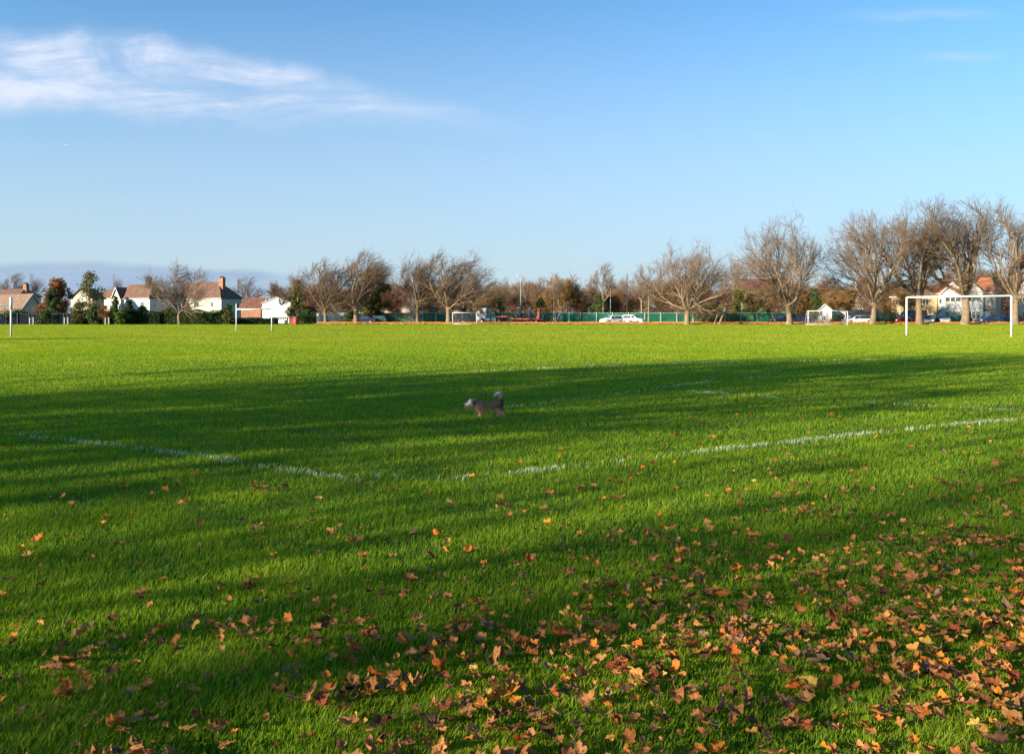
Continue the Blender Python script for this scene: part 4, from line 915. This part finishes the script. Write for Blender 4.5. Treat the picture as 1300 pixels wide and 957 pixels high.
# ------------------------------------------------------------------ goals
def goal(p0, p1, hgt, label, depth=0.0, r=0.055, ext=0.0, sleeve=False, net_=False, back=1.5):
    x0, y0 = p0; x1, y1 = p1; L_ = math.hypot(x1 - x0, y1 - y0); a = math.atan2(y1 - y0, x1 - x0)
    ro = empty('football_goal', (x0, y0, 0), a, label, 'goal', 'white football goals')
    for x in (0, L_):
        p = MB(); p.tube([(x, 0, 0), (x, 0, hgt + ext)], r, 10); po = p.build('post', M['white_paint'], ro)
        if sleeve: q = MB(); q.tube([(x, 0, hgt - 0.28), (x, 0, hgt + ext + 0.02)], r * 1.7, 10); q.build('sleeve', M['white_paint'], po)
    p = MB(); p.tube([(r * 0.5, 0, hgt), (L_ - r * 0.5, 0, hgt)], r * 0.95, 10); p.build('crossbar', M['white_paint'], ro)
    if net_:
        for x in (0.0, L_):
            p = MB(); p.tube([(x, 0, hgt), (x, back * 0.4, hgt), (x, back, 0.05)], r * 0.6, 6); p.tube([(x, 0, 0.06), (x, back, 0.06)], r * 0.6, 6); p.build('side_frame', M['white_paint'], ro)
        p = MB(); p.tube([(0, back, 0.06), (L_, back, 0.06)], r * 0.7, 6); p.build('ground_bar', M['white_paint'], ro)
        p = MB(); nx = 26
        for i in range(1, nx): x = L_ * i / nx; p.tube([(x, 0, hgt), (x, back * 0.4, hgt), (x, back, 0.06)], 0.006, 3)
        for k in range(1, 10): t = k / 10; p.tube([(0, back * (0.4 + 0.6 * t), hgt * (1 - t)), (L_, back * (0.4 + 0.6 * t), hgt * (1 - t))], 0.006, 3)
        p.build('net', M['old_white'], ro)
    return ro
goal(gp(1151, 426), gp(1284, 428), 2.72, 'large white goal frame without net at the right', r=0.065, sleeve=False)
goal(gp(300, 420.5), gp(345, 420.5), 2.0, 'white goal before the hedge and the white shed', r=0.055, ext=0.5)
goal((gp(14, 428)[0] - 6.4, gp(14, 428)[1] + 1.5), gp(14, 428), 2.1, 'goal at the left edge showing one sleeved post', r=0.055, ext=0.5, sleeve=True)
goal((xat(574.5, 126), 126), (xat(605, 126), 126), 1.9, 'small white goal left of the lorry', r=0.05, net_=True, back=1.0)
goal((xat(1026, 122), 122), (xat(1076, 122), 122), 2.15, 'white goal with net and ground bars before the little white hut', r=0.06, net_=True, back=1.4)

# ------------------------------------------------------------------ cars
def car(X, Y, rz_deg, paint, label, L_=4.2, Hh=1.47, kind='hatch', cat='car', group='cars parked beyond the plane trees'):
    r = empty('parked_car', (X, Y, 0), R(rz_deg), label, cat, group)
    W2 = 0.88
    # side profile, nose towards +x
    h = L_ / 2
    rear = {'hatch': [(-h, 0.55), (-h + 0.03, 0.85), (-h + 0.12, 1.0), (-h + 0.32, Hh * 0.93), (-h + 0.65, Hh)], 'estate': [(-h, 0.55), (-h + 0.02, 0.9), (-h + 0.1, 1.05), (-h + 0.35, Hh * 0.95), (-h + 0.6, Hh)], 'saloon': [(-h, 0.55), (-h + 0.02, 0.92), (-h + 0.15, 1.0), (-h + 0.75, 1.02), (-h + 1.35, Hh)], 'van': [(-h, 0.5), (-h, 1.2), (-h + 0.03, Hh * 0.95), (-h + 0.12, Hh)]}[kind]
    front_ = {'van': [(h * 0.42, Hh), (h * 0.62, Hh * 0.82), (h * 0.78, 1.15), (h - 0.1, 0.95), (h, 0.6)]}.get(kind, [(h * 0.12, Hh), (h * 0.2, Hh * 0.985), (h * 0.5, 1.02), (h - 0.25, 0.86), (h - 0.03, 0.7), (h, 0.5)])
    prof = [(-h + 0.05, 0.28)] + rear + front_ + [(h - 0.06, 0.25)]
    b = MB(); n = len(prof)
    def inset(z): return 0.0 if z < 0.95 else (z - 0.95) / (Hh - 0.95) * 0.2
    vs = [(x, -W2 + inset(z), z) for x, z in prof] + [(x, W2 - inset(z), z) for x, z in prof]
    b.add(vs, [tuple(range(n)), tuple(range(2 * n - 1, n - 1, -1))] + [(i, n + i, n + (i + 1) % n, (i + 1) % n) for i in range(n)], False)
    body = b.build('body', paint, r)
    bv = body.modifiers.new('bevel', 'BEVEL'); bv.width = 0.05; bv.segments = 2; bv.limit_method = 'ANGLE'; bv.angle_limit = R(20)
    zl, zh = 0.97, Hh - 0.09
    rx = rear[-2][0] + 0.12 if kind != 'saloon' else -h + 1.2
    fx = h * 0.42 if kind != 'van' else h * 0.66
    for s in (-1, 1):
        w_ = MB()
        def yy(z): return s * (W2 - inset(z) + 0.012)
        segs = [(-h * 0.02 + 0.04, fx, 0), (rx, -h * 0.02 - 0.04, 1)] if kind != 'van' else [(h * 0.25, fx, 0)]
        for x0, x1, q in segs:
            xt0, xt1 = (x0, x1 - 0.42) if q == 0 else (x0 + 0.16, x1)
            pts = [(x0, yy(zl), zl), (x1, yy(zl), zl), (xt1, yy(zh), zh), (xt0, yy(zh), zh)]
            w_.add(pts + [(x, y - s * 0.03, z) for x, y, z in pts], [(0, 1, 2, 3), (7, 6, 5, 4), (0, 4, 5, 1), (1, 5, 6, 2), (2, 6, 7, 3), (3, 7, 4, 0)])
        w_.build('side_window', M['glass'], r)
    # windscreen and rear screen
    def screen(x0, z0, x1, z1, sgn, nm):
        q = MB(); e = 0.014 * sgn; a0, a1 = W2 - inset(z0) - 0.1, W2 - inset(z1) - 0.1
        pts = [(x0 + e, -a0, z0 + 0.014), (x0 + e, a0, z0 + 0.014), (x1 + e, a1, z1 + 0.014), (x1 + e, -a1, z1 + 0.014)]
        q.add(pts + [(x - e * 2, y, z - 0.03) for x, y, z in pts], [(0, 1, 2, 3), (7, 6, 5, 4), (0, 4, 5, 1), (1, 5, 6, 2), (2, 6, 7, 3), (3, 7, 4, 0)]); q.build(nm, M['glass'], r)
    f0, f1 = (front_[2], front_[1]) if kind == 'van' else (front_[2], front_[1])
    screen(f0[0] - 0.04, f0[1] + 0.03, f1[0] + 0.05, f1[1] - 0.05, 1, 'windscreen')
    r0, r1 = rear[-3] if kind != 'saloon' else rear[-2], rear[-2] if kind != 'saloon' else rear[-1]
    if kind != 'van': screen(r0[0] + 0.03, r0[1] + 0.05, r1[0] - 0.01, r1[1] - 0.03, -1, 'rear_window')
    for sx in (-1, 1):
        for s in (-1, 1):
            x = sx * (h - 0.82); t = MB(); t.tube([(x, s * 0.66, 0.32), (x, s * (W2 + 0.015), 0.32)], 0.32, 16); wo = t.build('wheel', M['rubber'], r)
            t = MB(); t.tube([(x, s * (W2 + 0.016), 0.32), (x, s * (W2 + 0.03), 0.32)], 0.2, 12); t.build('rim', M['rim'], wo)
    for s in (-1, 1):
        q = MB(); q.box(h - 0.16, h + 0.01, s * 0.66 - 0.16, s * 0.66 + 0.16, 0.6, 0.74); q.build('headlight', M['lamp_clear'], r)
        q = MB(); q.box(-h - 0.012, -h + 0.1, s * 0.7 - 0.12, s * 0.7 + 0.12, 0.72, 0.96); q.build('tail_light', M['lamp_red'], r)
        q = MB(); q.box(h * 0.38, h * 0.44, min(s * W2, s * (W2 + 0.16)), max(s * W2, s * (W2 + 0.16)), 0.94, 1.06); q.build('mirror', paint, r)
    for nm, xx in (('front_bumper', h), ('rear_bumper', -h)):
        q = MB(); q.box(min(xx, xx + (0.05 if xx > 0 else -0.05)), max(xx, xx + (0.05 if xx > 0 else -0.05)), -W2 + 0.08, W2 - 0.08, 0.3, 0.5); q.build(nm, M['dark_metal'] if kind == 'van' else paint, r)
    return r
def paintm(name, col): 
    m = mat(name, col, 0.25, 0.04, 1.0, spec=0.6); return m
cw = paintm('car_white', (0.78, 0.78, 0.78)); cdb = paintm('car_dark_blue', (0.02, 0.035, 0.09)); cbk = paintm('car_black', (0.02, 0.022, 0.028)); crd = paintm('car_red', (0.35, 0.02, 0.03)); csl = paintm('car_silver', (0.4, 0.42, 0.45)); cgr = paintm('car_teal', (0.02, 0.08, 0.08)); cmr = paintm('van_maroon', (0.22, 0.025, 0.03))
def P_(px, Y): return xat(px, Y), Y
car(*P_(777, 134.5), 205, cw, 'white hatchback, the left of the two white cars', 3.9)
car(*P_(803, 138), -28, cw, 'white car facing right beside the slender pale trunk', 4.1, 1.55)
car(*P_(1088, 135), 188, cw, 'long white estate car behind the netted goal', 4.9, 1.5, 'estate')
car(*P_(1017, 137), 165, cdb, 'dark blue car right of the two stemmed plane', 4.3)
car(*P_(995, 138), 190, cdb, 'navy car mostly hidden by the two stemmed plane', 4.2)
car(*P_(463, 139), 182, cdb, 'dark blue car beside the leaning plane', 4.0, 1.4, 'saloon')
car(*P_(478, 140.5), 178, cgr, 'dark teal car right behind the blue one by the leaning plane', 3.8)
car(*P_(1181, 135), 235, cgr, 'dark grey car just left of the small white and red car', 4.2, 1.5)
car(*P_(1195.5, 136), 262, csl, 'small silver car with red tail lights facing away', 3.8, 1.45)
car(*P_(1217, 139), 185, crd, 'red car half hidden by the thickest plane', 4.0)
car(*P_(1256, 137), 190, cdb, 'dark blue car before the arched porch', 4.3, 1.5)
car(*P_(1276, 138.5), 186, cdb, 'low dark blue car near the right goal post', 4.4, 1.35, 'saloon')
car(*P_(1145, 138), 200, crd, 'red car at the foot of the maroon van', 4.0, 1.4)
car(*P_(1158, 143), 192, cmr, 'tall maroon van before the yellow house', 5.2, 2.5, 'van', cat='van')
car(*P_(597, 140), 182, cbk, 'dark teal car behind the small goal', 4.2, 1.45)
# green skip
x, Y = P_(1205, 138); r = empty('skip', (x, Y, 0), R(5), 'green rubbish skip beside the red car', 'skip')
q = MB(); q.prism([(-1.0, 0.15), (1.0, 0.15), (1.5, 1.15), (-1.5, 1.15)], 'y', -0.8, 0.8); q.build('container', M['green_metal'], r)
q = MB(); q.box(-1.55, 1.55, -0.86, -0.802, 1.05, 1.17); q.box(-1.55, 1.55, 0.802, 0.86, 1.05, 1.17); q.build('rim', M['green_metal'], r)

# ------------------------------------------------------------------ lorry with low loader trailer
Y = 135.5; x0 = xat(605, Y)
r = empty('lorry', (x0, Y, 0), 0, 'white lorry cab with dark roof facing left', 'lorry')
q = MB(); q.prism([(0.02, 0.55), (2.3, 0.55), (2.3, 2.75), (0.45, 2.75), (0.1, 2.0), (0.0, 1.6)], 'y', 0, 2.3); b_ = q.build('cab', cw, r); bv = b_.modifiers.new('bevel', 'BEVEL'); bv.width = 0.06; bv.segments = 2
q = MB(); q.prism([(0.35, 2.753), (2.3, 2.753), (2.3, 3.2), (1.1, 3.15)], 'y', 0.1, 2.2); q.build('wind_deflector', M['dark_metal'], r)
q = MB(); q.prism([(0.45, 1.65), (1.15, 1.65), (1.15, 2.4), (0.55, 2.4)], 'y', -0.02, -0.003); q.build('side_window', M['glass'], r)
q = MB(); q.prism([(-0.02, 1.65), (0.0, 1.65), (0.36, 2.6), (0.3, 2.6)], 'y', 0.15, 2.15); q.build('windscreen', M['glass'], r)
q = MB(); q.box(1.6, 2.28, -0.025, -0.004, 1.0, 2.7); q.build('sleeper_panel', mat('lorry_blue', (0.12, 0.16, 0.26), 0.4, 0.1), r)
q = MB(); q.box(2.3, 4.9, 0.5, 1.8, 0.6, 0.9); q.build('chassis', M['dark_metal'], r)
q = MB(); q.tube([(1.4, 0.2, 2.9), (1.4, 0.2, 4.2)], 0.03, 6); q.build('aerial', M['post_grey'], r)
q = MB(); q.box(2.5, 3.3, 0.05, 0.45, 0.5, 1.1); q.build('fuel_tank', M['rim'], r)
for wx in (0.95, 3.9):
    for wy in (0.0, 2.0):
        q = MB(); q.tube([(wx, wy, 0.5), (wx, wy + 0.3, 0.5)], 0.5, 18); wo = q.build('wheel', M['rubber'], r); q = MB(); q.tube([(wx, wy - 0.012, 0.5), (wx, wy - 0.003, 0.5)], 0.26, 12); q.build('rim', M['rim'], wo)
    q = MB(); q.prism([(wx - 0.62, 0.7), (wx - 0.5, 1.02), (wx + 0.5, 1.02), (wx + 0.62, 0.7), (wx + 0.56, 0.7), (wx + 0.46, 0.97), (wx - 0.46, 0.97), (wx - 0.56, 0.7)], 'y', -0.03, 0.4); q.build('mudguard', M['dark_metal'], r)
q = MB(); q.box(-0.04, 0.02, 0.2, 0.6, 0.7, 0.9); q.build('headlight', M['lamp_clear'], r)
tr_ = empty('low_loader_trailer', (x0 + 3.2, Y, 0), 0, 'faded red low loader trailer behind the white cab', 'trailer')
q = MB(); q.prism([(0, 1.15), (0.1, 1.4), (2.0, 1.4), (3.4, 0.98), (7.6, 0.98), (7.6, 0.7), (3.3, 0.7), (1.9, 1.15)], 'y', 0, 2.4); q.build('deck', M['faded_red'], tr_)
for wx in (3.9, 4.7, 5.5, 6.3, 7.1):
    for wy in (0.0, 2.1):
        q = MB(); q.tube([(wx, wy, 0.38), (wx, wy + 0.3, 0.38)], 0.36, 14); wo = q.build('wheel', M['rubber'], tr_); q = MB(); q.tube([(wx, wy - 0.012, 0.38), (wx, wy - 0.003, 0.38)], 0.18, 10); q.build('rim', M['faded_red'], wo)
q = MB(); q.box(0.6, 2.2, -0.02, -0.003, 1.16, 1.3); q.build('side_board', M['red_paint'], tr_)
for k in (0, 1): q = MB(); q.prism([(7.2, 0.99), (7.5, 0.99), (7.7, 2.75), (7.35, 2.75)], 'y', 0.1 + 1.5 * k, 0.7 + 1.5 * k); q.build('ramp', M['faded_red'], tr_)
# red crane behind
Y = 139; r = empty('crane_arm', (xat(684, Y), Y, 0), 0, 'dark red folding crane arm behind the trailer ramps', 'crane')
q = MB(); q.box(-0.35, 0.9, -0.5, 0.5, 0, 0.9); q.build('base', M['dark_metal'], r)
q = MB(); q.prism([(-0.05, 0.9), (0.1, 0.9), (0.4, 3.2), (0.27, 3.2)], 'y', -0.1, 0.1); q.prism([(0.27, 3.05), (0.4, 3.2), (0.85, 1.3), (0.72, 1.2)], 'y', -0.11, 0.11); q.build('boom', M['roof_red'], r)
q = MB(); q.tube([(0.4, 0.2, 1.0), (0.6, 0.2, 2.5)], 0.05, 6); q.build('ram', M['rim'], r)

# ------------------------------------------------------------------ posts, lamps, bin, tripod
def pole(px, Y, top_py, label, name='lamp_post', lamp=True, m='dark_metal', cat='lamp post', r0=0.08):
    hh = zat(top_py, Y); r = empty(name, (xat(px, Y), Y, 0), 0, label, cat)
    q = MB(); q.tube([(0, 0, 0), (0, 0, 1.2), (0, 0, 1.25), (0, 0, hh)], [r0 * 1.4, r0 * 1.4, r0, r0 * 0.7], 8); q.build('pole', M[m], r)
    if lamp: q = MB(); q.tube([(0, 0, hh - 0.05), (-0.5, 0, hh + 0.12), (-0.9, 0, hh + 0.15)], [0.04, 0.04, 0.1], 6); q.build('lamp_head', M['post_grey'], r)
pole(1278, 148, 352, 'dark lamp post before the grey side wall')
pole(796, 160, 347, 'dark pole rising between the white cars', 'telegraph_pole', False, cat='pole')
pole(661, 165, 350, 'pale pole with lamp behind the trailer', m='post_grey', r0=0.05)
pole(588, 168, 365, 'pale pole behind the fork of the wide plane', 'pale_pole', False, 'old_white', 'pole')
pole(823.5, 137, 376, 'pale straight post right of the right white car', 'pale_post', False, 'twig_pale', 'post', 0.11)
pole(703.5, 134, 382, 'pale smooth post right of the trailer', 'pale_post', False, 'twig_pale', 'post', 0.11)
pole(775, 150, 366, 'thin grey pole left of the neat round tree', 'grey_pole', False, 'post_grey', 'pole', 0.05)
pole(922, 170, 346, 'thin dark mast right of the broad plane', 'radio_mast', False, 'dark_metal', 'mast', 0.07)
# leaning thin tree
r = empty('leaning_tree', (xat(913, 128), 128, 0), 0, 'thin pale leaning trunk propped by stakes beside the broad plane', 'tree')
q = MB(); q.tube([(0, 0, 0), (0.5, 0, 1.3), (1.1, 0, 2.9), (1.4, 0, 4.6), (1.5, 0, 5.6)], [0.17, 0.14, 0.11, 0.07, 0.03], 8); q.build('trunk', M['twig_pale'], r)
q = MB()
for k in range(26):
    z = 2.6 + k * 0.12; a = k * 2.4; x_ = 0.35 + z * 0.22; l = 1.4 - 0.03 * k
    q.tube([(x_, 0, z), (x_ + math.cos(a) * l * 0.5, math.sin(a) * l * 0.5, z + 0.5), (x_ + math.cos(a) * l, math.sin(a) * l, z + 0.7)], [0.04, 0.025, 0.01], 4)
    for j in range(6): 
        t = 0.4 + 0.1 * j; bx_, by_, bz_ = x_ + math.cos(a) * l * t, math.sin(a) * l * t, z + 0.6 * t + 0.1
        q.tube([(bx_, by_, bz_), (bx_ + math.cos(a + j) * 0.5, by_ + math.sin(a + j) * 0.5, bz_ + 0.4)], [0.018, 0.01], 3)
q.build('crown', M['twig_red'], r)
q = MB(); q.tube([(-0.9, 0, 0), (-0.1, 0, 2.0)], 0.045, 5); q.build('stake', M['concrete'], r)
# red bin
r = empty('litter_bin', (xat(375.5, 128), 128, 0), 0, 'red litter bin near the leftmost plane', 'bin')
q = MB(); q.tube([(0, 0, 0), (0, 0, 0.1), (0, 0, 0.95), (0, 0, 1.05)], [0.27, 0.3, 0.33, 0.25], 14); q.build('body', M['red_paint'], r)
q = MB(); q.ellipsoid((0, 0, 1.08), 0.31, 0.31, 0.16); q.build('lid', M['red_paint'], r)
q = MB(); q.box(-0.15, 0.15, -0.34, -0.318, 0.75, 0.88); q.build('slot', M['dark_timber'], r)
# red shed-like hoarding beside it
wall(367, 377, 134, 402.5, M['faded_red'], 'faded red hoarding behind the litter bin', 'red_hoarding')
# tripod
r = empty('steel_tripod', (xat(710, 139), 139, 0), 0, 'grey steel tripod frame right of the pale smooth post', 'tripod')
for a in (0.3, 2.4, 4.5):
    q = MB(); q.tube([(0, 0, 1.9), (0.85 * math.cos(a), 0.85 * math.sin(a), 0)], 0.04, 6); q.build('leg', M['post_grey'], r)
# tiny airliner
Yp = 6000.0; Z = zat(184.5, Yp); r = empty('airliner', (xat(85, Yp), Yp, Z), R(10), 'tiny white airliner high in the sky at the left', 'aeroplane')
q = MB(); q.tube([(-13, 0, 0), (-11, 0, 0), (8, 0, 0), (13, 0, 1)], [0.4, 1.8, 1.8, 0.4], 10); q.build('fuselage', M['white_paint'], r)
for s in (-1, 1): q = MB(); q.prism([(-2, 0), (3, 0), (5.5, s * 13), (4, s * 13)], 'z', -0.4, 0.1); q.build('wing', M['white_paint'], r)
q = MB(); q.prism([(10, 1), (13, 1), (14, 5), (12.5, 5)], 'y', -0.2, 0.2); q.build('tail_fin', M['white_paint'], r)

# ------------------------------------------------------------------ dog
def dog():
    S = 1 / 92.2; X0, Y0 = gp(616, 530.5)
    def q(px, py): return ((px - 616) * S, (530.5 - py) * S)
    root = empty('dog', (X0, Y0, 0.012), R(-6), 'small shaggy brown dog with grey head and curled tail walking left', 'dog')
    me = bpy.data.meshes.new('b'); V_, E_, RR = [], [], []
    def v(px, py, y, r): x, z = q(px, py); V_.append((x, y, max(z, 0.008))); RR.append(r); return len(V_) - 1
    def chain(prev, pts):
        for p in pts: k = v(*p); E_.append((prev, k)); prev = k
        return prev
    pel = v(632, 515, 0, 0.066)
    mid = chain(pel, [(624, 516, 0, 0.067), (616, 516.5, 0, 0.073)]); ch = chain(mid, [(609, 516.5, 0, 0.072)])
    nk = chain(ch, [(604.5, 514, 0, 0.056)]); hd = chain(nk, [(600, 511.5, 0, 0.056), (597, 512.5, 0, 0.056)])
    chain(hd, [(593.2, 515.4, 0, 0.033), (590.4, 516.6, 0, 0.024)])
    for s, dx in ((-1, 0), (1, -2.2)):
        chain(ch, [(609.5 + dx, 519.5, s * 0.045, 0.036), (611 + dx, 523.5, s * 0.05, 0.026), (610.6 + dx, 527, s * 0.05, 0.019), (611 + dx, 529.6, s * 0.05, 0.017), (608.8 + dx, 530.1, s * 0.05, 0.016)])
    chain(pel, [(634.5, 517.5, -0.042, 0.045), (632.6, 520.8, -0.048, 0.031), (637.5, 524.5, -0.05, 0.02), (641.5, 528.2, -0.05, 0.016), (642, 529.7, -0.05, 0.016), (639.6, 530.2, -0.05, 0.015)])
    chain(pel, [(632.0, 517.5, 0.042, 0.045), (629.6, 520.8, 0.048, 0.031), (632.6, 524.2, 0.05, 0.02), (632.5, 527.6, 0.05, 0.016), (632.3, 529.4, 0.05, 0.016), (630.0, 529.9, 0.05, 0.015)])
    chain(pel, [(636.0, 509.5, 0, 0.028), (636.6, 504.5, 0, 0.027), (634.4, 500.6, 0, 0.028), (630.6, 500.0, 0.01, 0.025), (628.2, 503.6, 0.02, 0.015)])
    me.from_pydata(V_, E_, []); o = bpy.data.objects.new('t', me); C.objects.link(o)
    sk = o.modifiers.new('s', 'SKIN'); sk.use_smooth_shade = True
    for i, r in enumerate(RR): me.skin_vertices[0].data[i].radius = (r, r * 0.86); me.skin_vertices[0].data[i].use_root = (i == 0)
    sb = o.modifiers.new('u', 'SUBSURF'); sb.levels = 2; sb.render_levels = 2
    dg = bpy.context.evaluated_depsgraph_get(); bm = bpy.data.meshes.new_from_object(o.evaluated_get(dg)); bpy.data.objects.remove(o)
    bm.name = 'body'
    def coat_mat(name, k=1.0):
        m, nt, out = new_mat(name); L = nt.links.new
        tc = N(nt, 'ShaderNodeTexCoord'); sp_ = N(nt, 'ShaderNodeSeparateXYZ'); L(tc.outputs['Object'], sp_.inputs[0])
        no = N(nt, 'ShaderNodeTexNoise', Scale=22.0, Detail=5.0, Roughness=0.7); L(tc.outputs['Object'], no.inputs['Vector'])
        # head and tail grey, back dark brown, legs tan
        a1 = N(nt, 'ShaderNodeMath', operation='MULTIPLY_ADD'); L(no.outputs[0], a1.inputs[0]); a1.inputs[1].default_value = 0.12; L(sp_.outputs[0], a1.inputs[2])
        rh = ramp(nt, [(0.0, (1, 1, 1)), (1.0, (0, 0, 0))]); mh = N(nt, 'ShaderNodeMapRange'); mh.inputs['From Min'].default_value = -0.13; mh.inputs['From Max'].default_value = -0.07; L(a1.outputs[0], mh.inputs[0])
        a2 = N(nt, 'ShaderNodeMath', operation='MULTIPLY_ADD'); L(no.outputs[0], a2.inputs[0]); a2.inputs[1].default_value = 0.1; L(sp_.outputs[2], a2.inputs[2])
        rz_ = ramp(nt, [(0.0, (0.42, 0.25, 0.17)), (0.38, (0.32, 0.17, 0.11)), (0.5, (0.07, 0.035, 0.027)), (0.78, (0.038, 0.02, 0.018)), (0.9, (0.13, 0.11, 0.115)), (1.0, (0.26, 0.24, 0.25))]); mz = N(nt, 'ShaderNodeMapRange'); mz.inputs['From Min'].default_value = 0.03; mz.inputs['From Max'].default_value = 0.36; L(a2.outputs[0], mz.inputs[0]); L(mz.outputs[0], rz_.inputs[0])
        rhd = ramp(nt, [(0.0, (0.22, 0.13, 0.09)), (0.5, (0.22, 0.13, 0.1)), (0.62, (0.38, 0.34, 0.33)), (1.0, (0.5, 0.47, 0.46))]); L(mz.outputs[0], rhd.inputs[0])
        mx = N(nt, 'ShaderNodeMix', data_type='RGBA'); L(mh.outputs[0], mx.inputs[0]); L(rhd.outputs[0], mx.inputs[6]); L(rz_.outputs[0], mx.inputs[7])
        p = N(nt, 'ShaderNodeBsdfPrincipled', Roughness=0.8); L(mx.outputs[2], p.inputs['Base Color'])
        b = N(nt, 'ShaderNodeBump', Strength=0.8, Distance=0.01); L(no.outputs[0], b.inputs['Height']); L(b.outputs[0], p.inputs['Normal']); L(p.outputs[0], out.inputs[0]); return m
    cm = coat_mat('dog_coat'); bm.materials.clear(); bm.materials.append(cm)
    link('body', bm, root)
    # shaggy coat: thousands of short hairs lying back along the body
    g = np.random.default_rng(3); nv = len(bm.vertices); co = np.empty(nv * 3); no_ = np.empty(nv * 3); bm.vertices.foreach_get('co', co); bm.vertices.foreach_get('normal', no_); co = co.reshape(-1, 3); no_ = no_.reshape(-1, 3)
    n = 14000; pi = g.integers(0, nv, n); P = co[pi] + g.normal(0, 0.004, (n, 3)); Nn = no_[pi]
    P -= Nn * 0.004
    d = Nn * 0.55 + np.array([0.45, 0, -0.7]) + g.normal(0, 0.42, (n, 3)); d /= np.linalg.norm(d, axis=1, keepdims=True)
    ln = g.uniform(0.016, 0.05, n)[:, None]; ln[P[:, 2] < 0.09] *= 0.4; ln[P[:, 2] > 0.25] *= 0.9
    sd = np.cross(d, g.normal(0, 1, (n, 3))); sd /= np.linalg.norm(sd, axis=1, keepdims=True)
    V3 = np.stack([P - sd * 0.0018, P + sd * 0.0018, P + d * ln], 1).reshape(-1, 3); V3[:, 2] = np.maximum(V3[:, 2], 0.002)
    link('coat', np_mesh('coat', V3, np.arange(n * 3), np.arange(n) * 3, np.full(n, 3), cm), root)
    for s in (-1, 1):
        e = MB(); x, z = q(600.2, 509.5)
        e.add([(x - 0.02, s * 0.04, z + 0.018), (x + 0.018, s * 0.042, z + 0.012), (x + 0.024, s * 0.066, z - 0.045), (x - 0.002, s * 0.070, z - 0.055), (x - 0.018, s * 0.064, z - 0.02), (x, s * 0.06, z - 0.012)], [(0, 1, 5), (1, 2, 5), (2, 3, 5), (3, 4, 5), (4, 0, 5)], True)
        eo = e.build('ear', mat('dog_ear', (0.1, 0.06, 0.055), 0.8), root); so = eo.modifiers.new('s', 'SOLIDIFY'); so.thickness = 0.008
        e = MB(); x, z = q(594.0, 511.6); e.ellipsoid((x - 0.008, s * 0.026, z), 0.008, 0.008, 0.008, 10, 8); e.build('eye', M['rubber'], root)
    e = MB(); x, z = q(588.3, 516); e.ellipsoid((x, 0, z), 0.012, 0.011, 0.008, 10, 8); e.build('nose', M['rubber'], root)
dog()

# ------------------------------------------------------------------ the trees at the photographer's back that throw the long shadows
K['open_plane'] = TreeKind(21, wind=0.05, up=0.05, trunk_h=5.0, limb_ang=42, limbs=9, per=(5, 5, 5, 0), twig=0.022, low=False, fat=1.6)
K['open_plane_b'] = TreeKind(22, wind=0.05, up=0.05, trunk_h=4.5, limb_ang=40, limbs=8, per=(5, 4, 4, 0), twig=0.022, low=False, fat=1.6)
K['limb_plane'] = TreeKind(23, wind=0.05, up=0.05, trunk_h=4.0, limb_ang=40, limbs=5, per=(4, 2, 2, 0), twig=0.022, low=False, fat=2.2)
K['limb_plane_b'] = TreeKind(27, wind=0.05, up=0.05, trunk_h=5.0, limb_ang=36, limbs=5, per=(4, 2, 2, 0), twig=0.022, low=False, fat=2.2)
def caster(kind, s_, t_, hgt, label, rz=0.0, w=1.0):
    X, Y = t_ * LX - s_ * LY, t_ * LY + s_ * LX
    k = K[kind]; f = hgt / k.h
    r = empty('bare_tree', (X, Y, 0), rz, label, 'tree', 'bare trees along the near side of the field'); r.scale = (f * w, f * w, f)
    link('trunk', k.trunk, r); link('crown', k.crown, r)
caster('open_plane', 13.5, -42, 19, 'big plane tree behind the camera, its shade reaching the dog', 0.5, 0.75)
caster('limb_plane_b', 10.5, -58, 21, 'plane tree farther back behind the camera', 2.0, 0.65)
caster('open_plane', 11.5, -24, 18, 'plane tree left behind the camera, shading the right of the field', 2.5, 0.62)
caster('limb_plane_b', 8.0, -36, 17, 'smaller plane tree left behind the camera', 4.0, 0.5)
caster('limb_plane', 4.4, -22, 13, 'slim tree straight behind the foreground leaves', 0.3, 0.35)
caster('open_plane_b', 0.2, -30, 16, 'thin plane tree just behind the camera', 1.3, 0.4)
caster('slim_bare', 55.0, -38, 14, 'slim tree far off to the left outside the view', 0.8, 0.6)
caster('slim_bare', 80.0, -47, 15, 'slim tree farther off to the left outside the view', 1.8, 0.6)
print('done', len(bpy.data.objects), NB, len(recs))
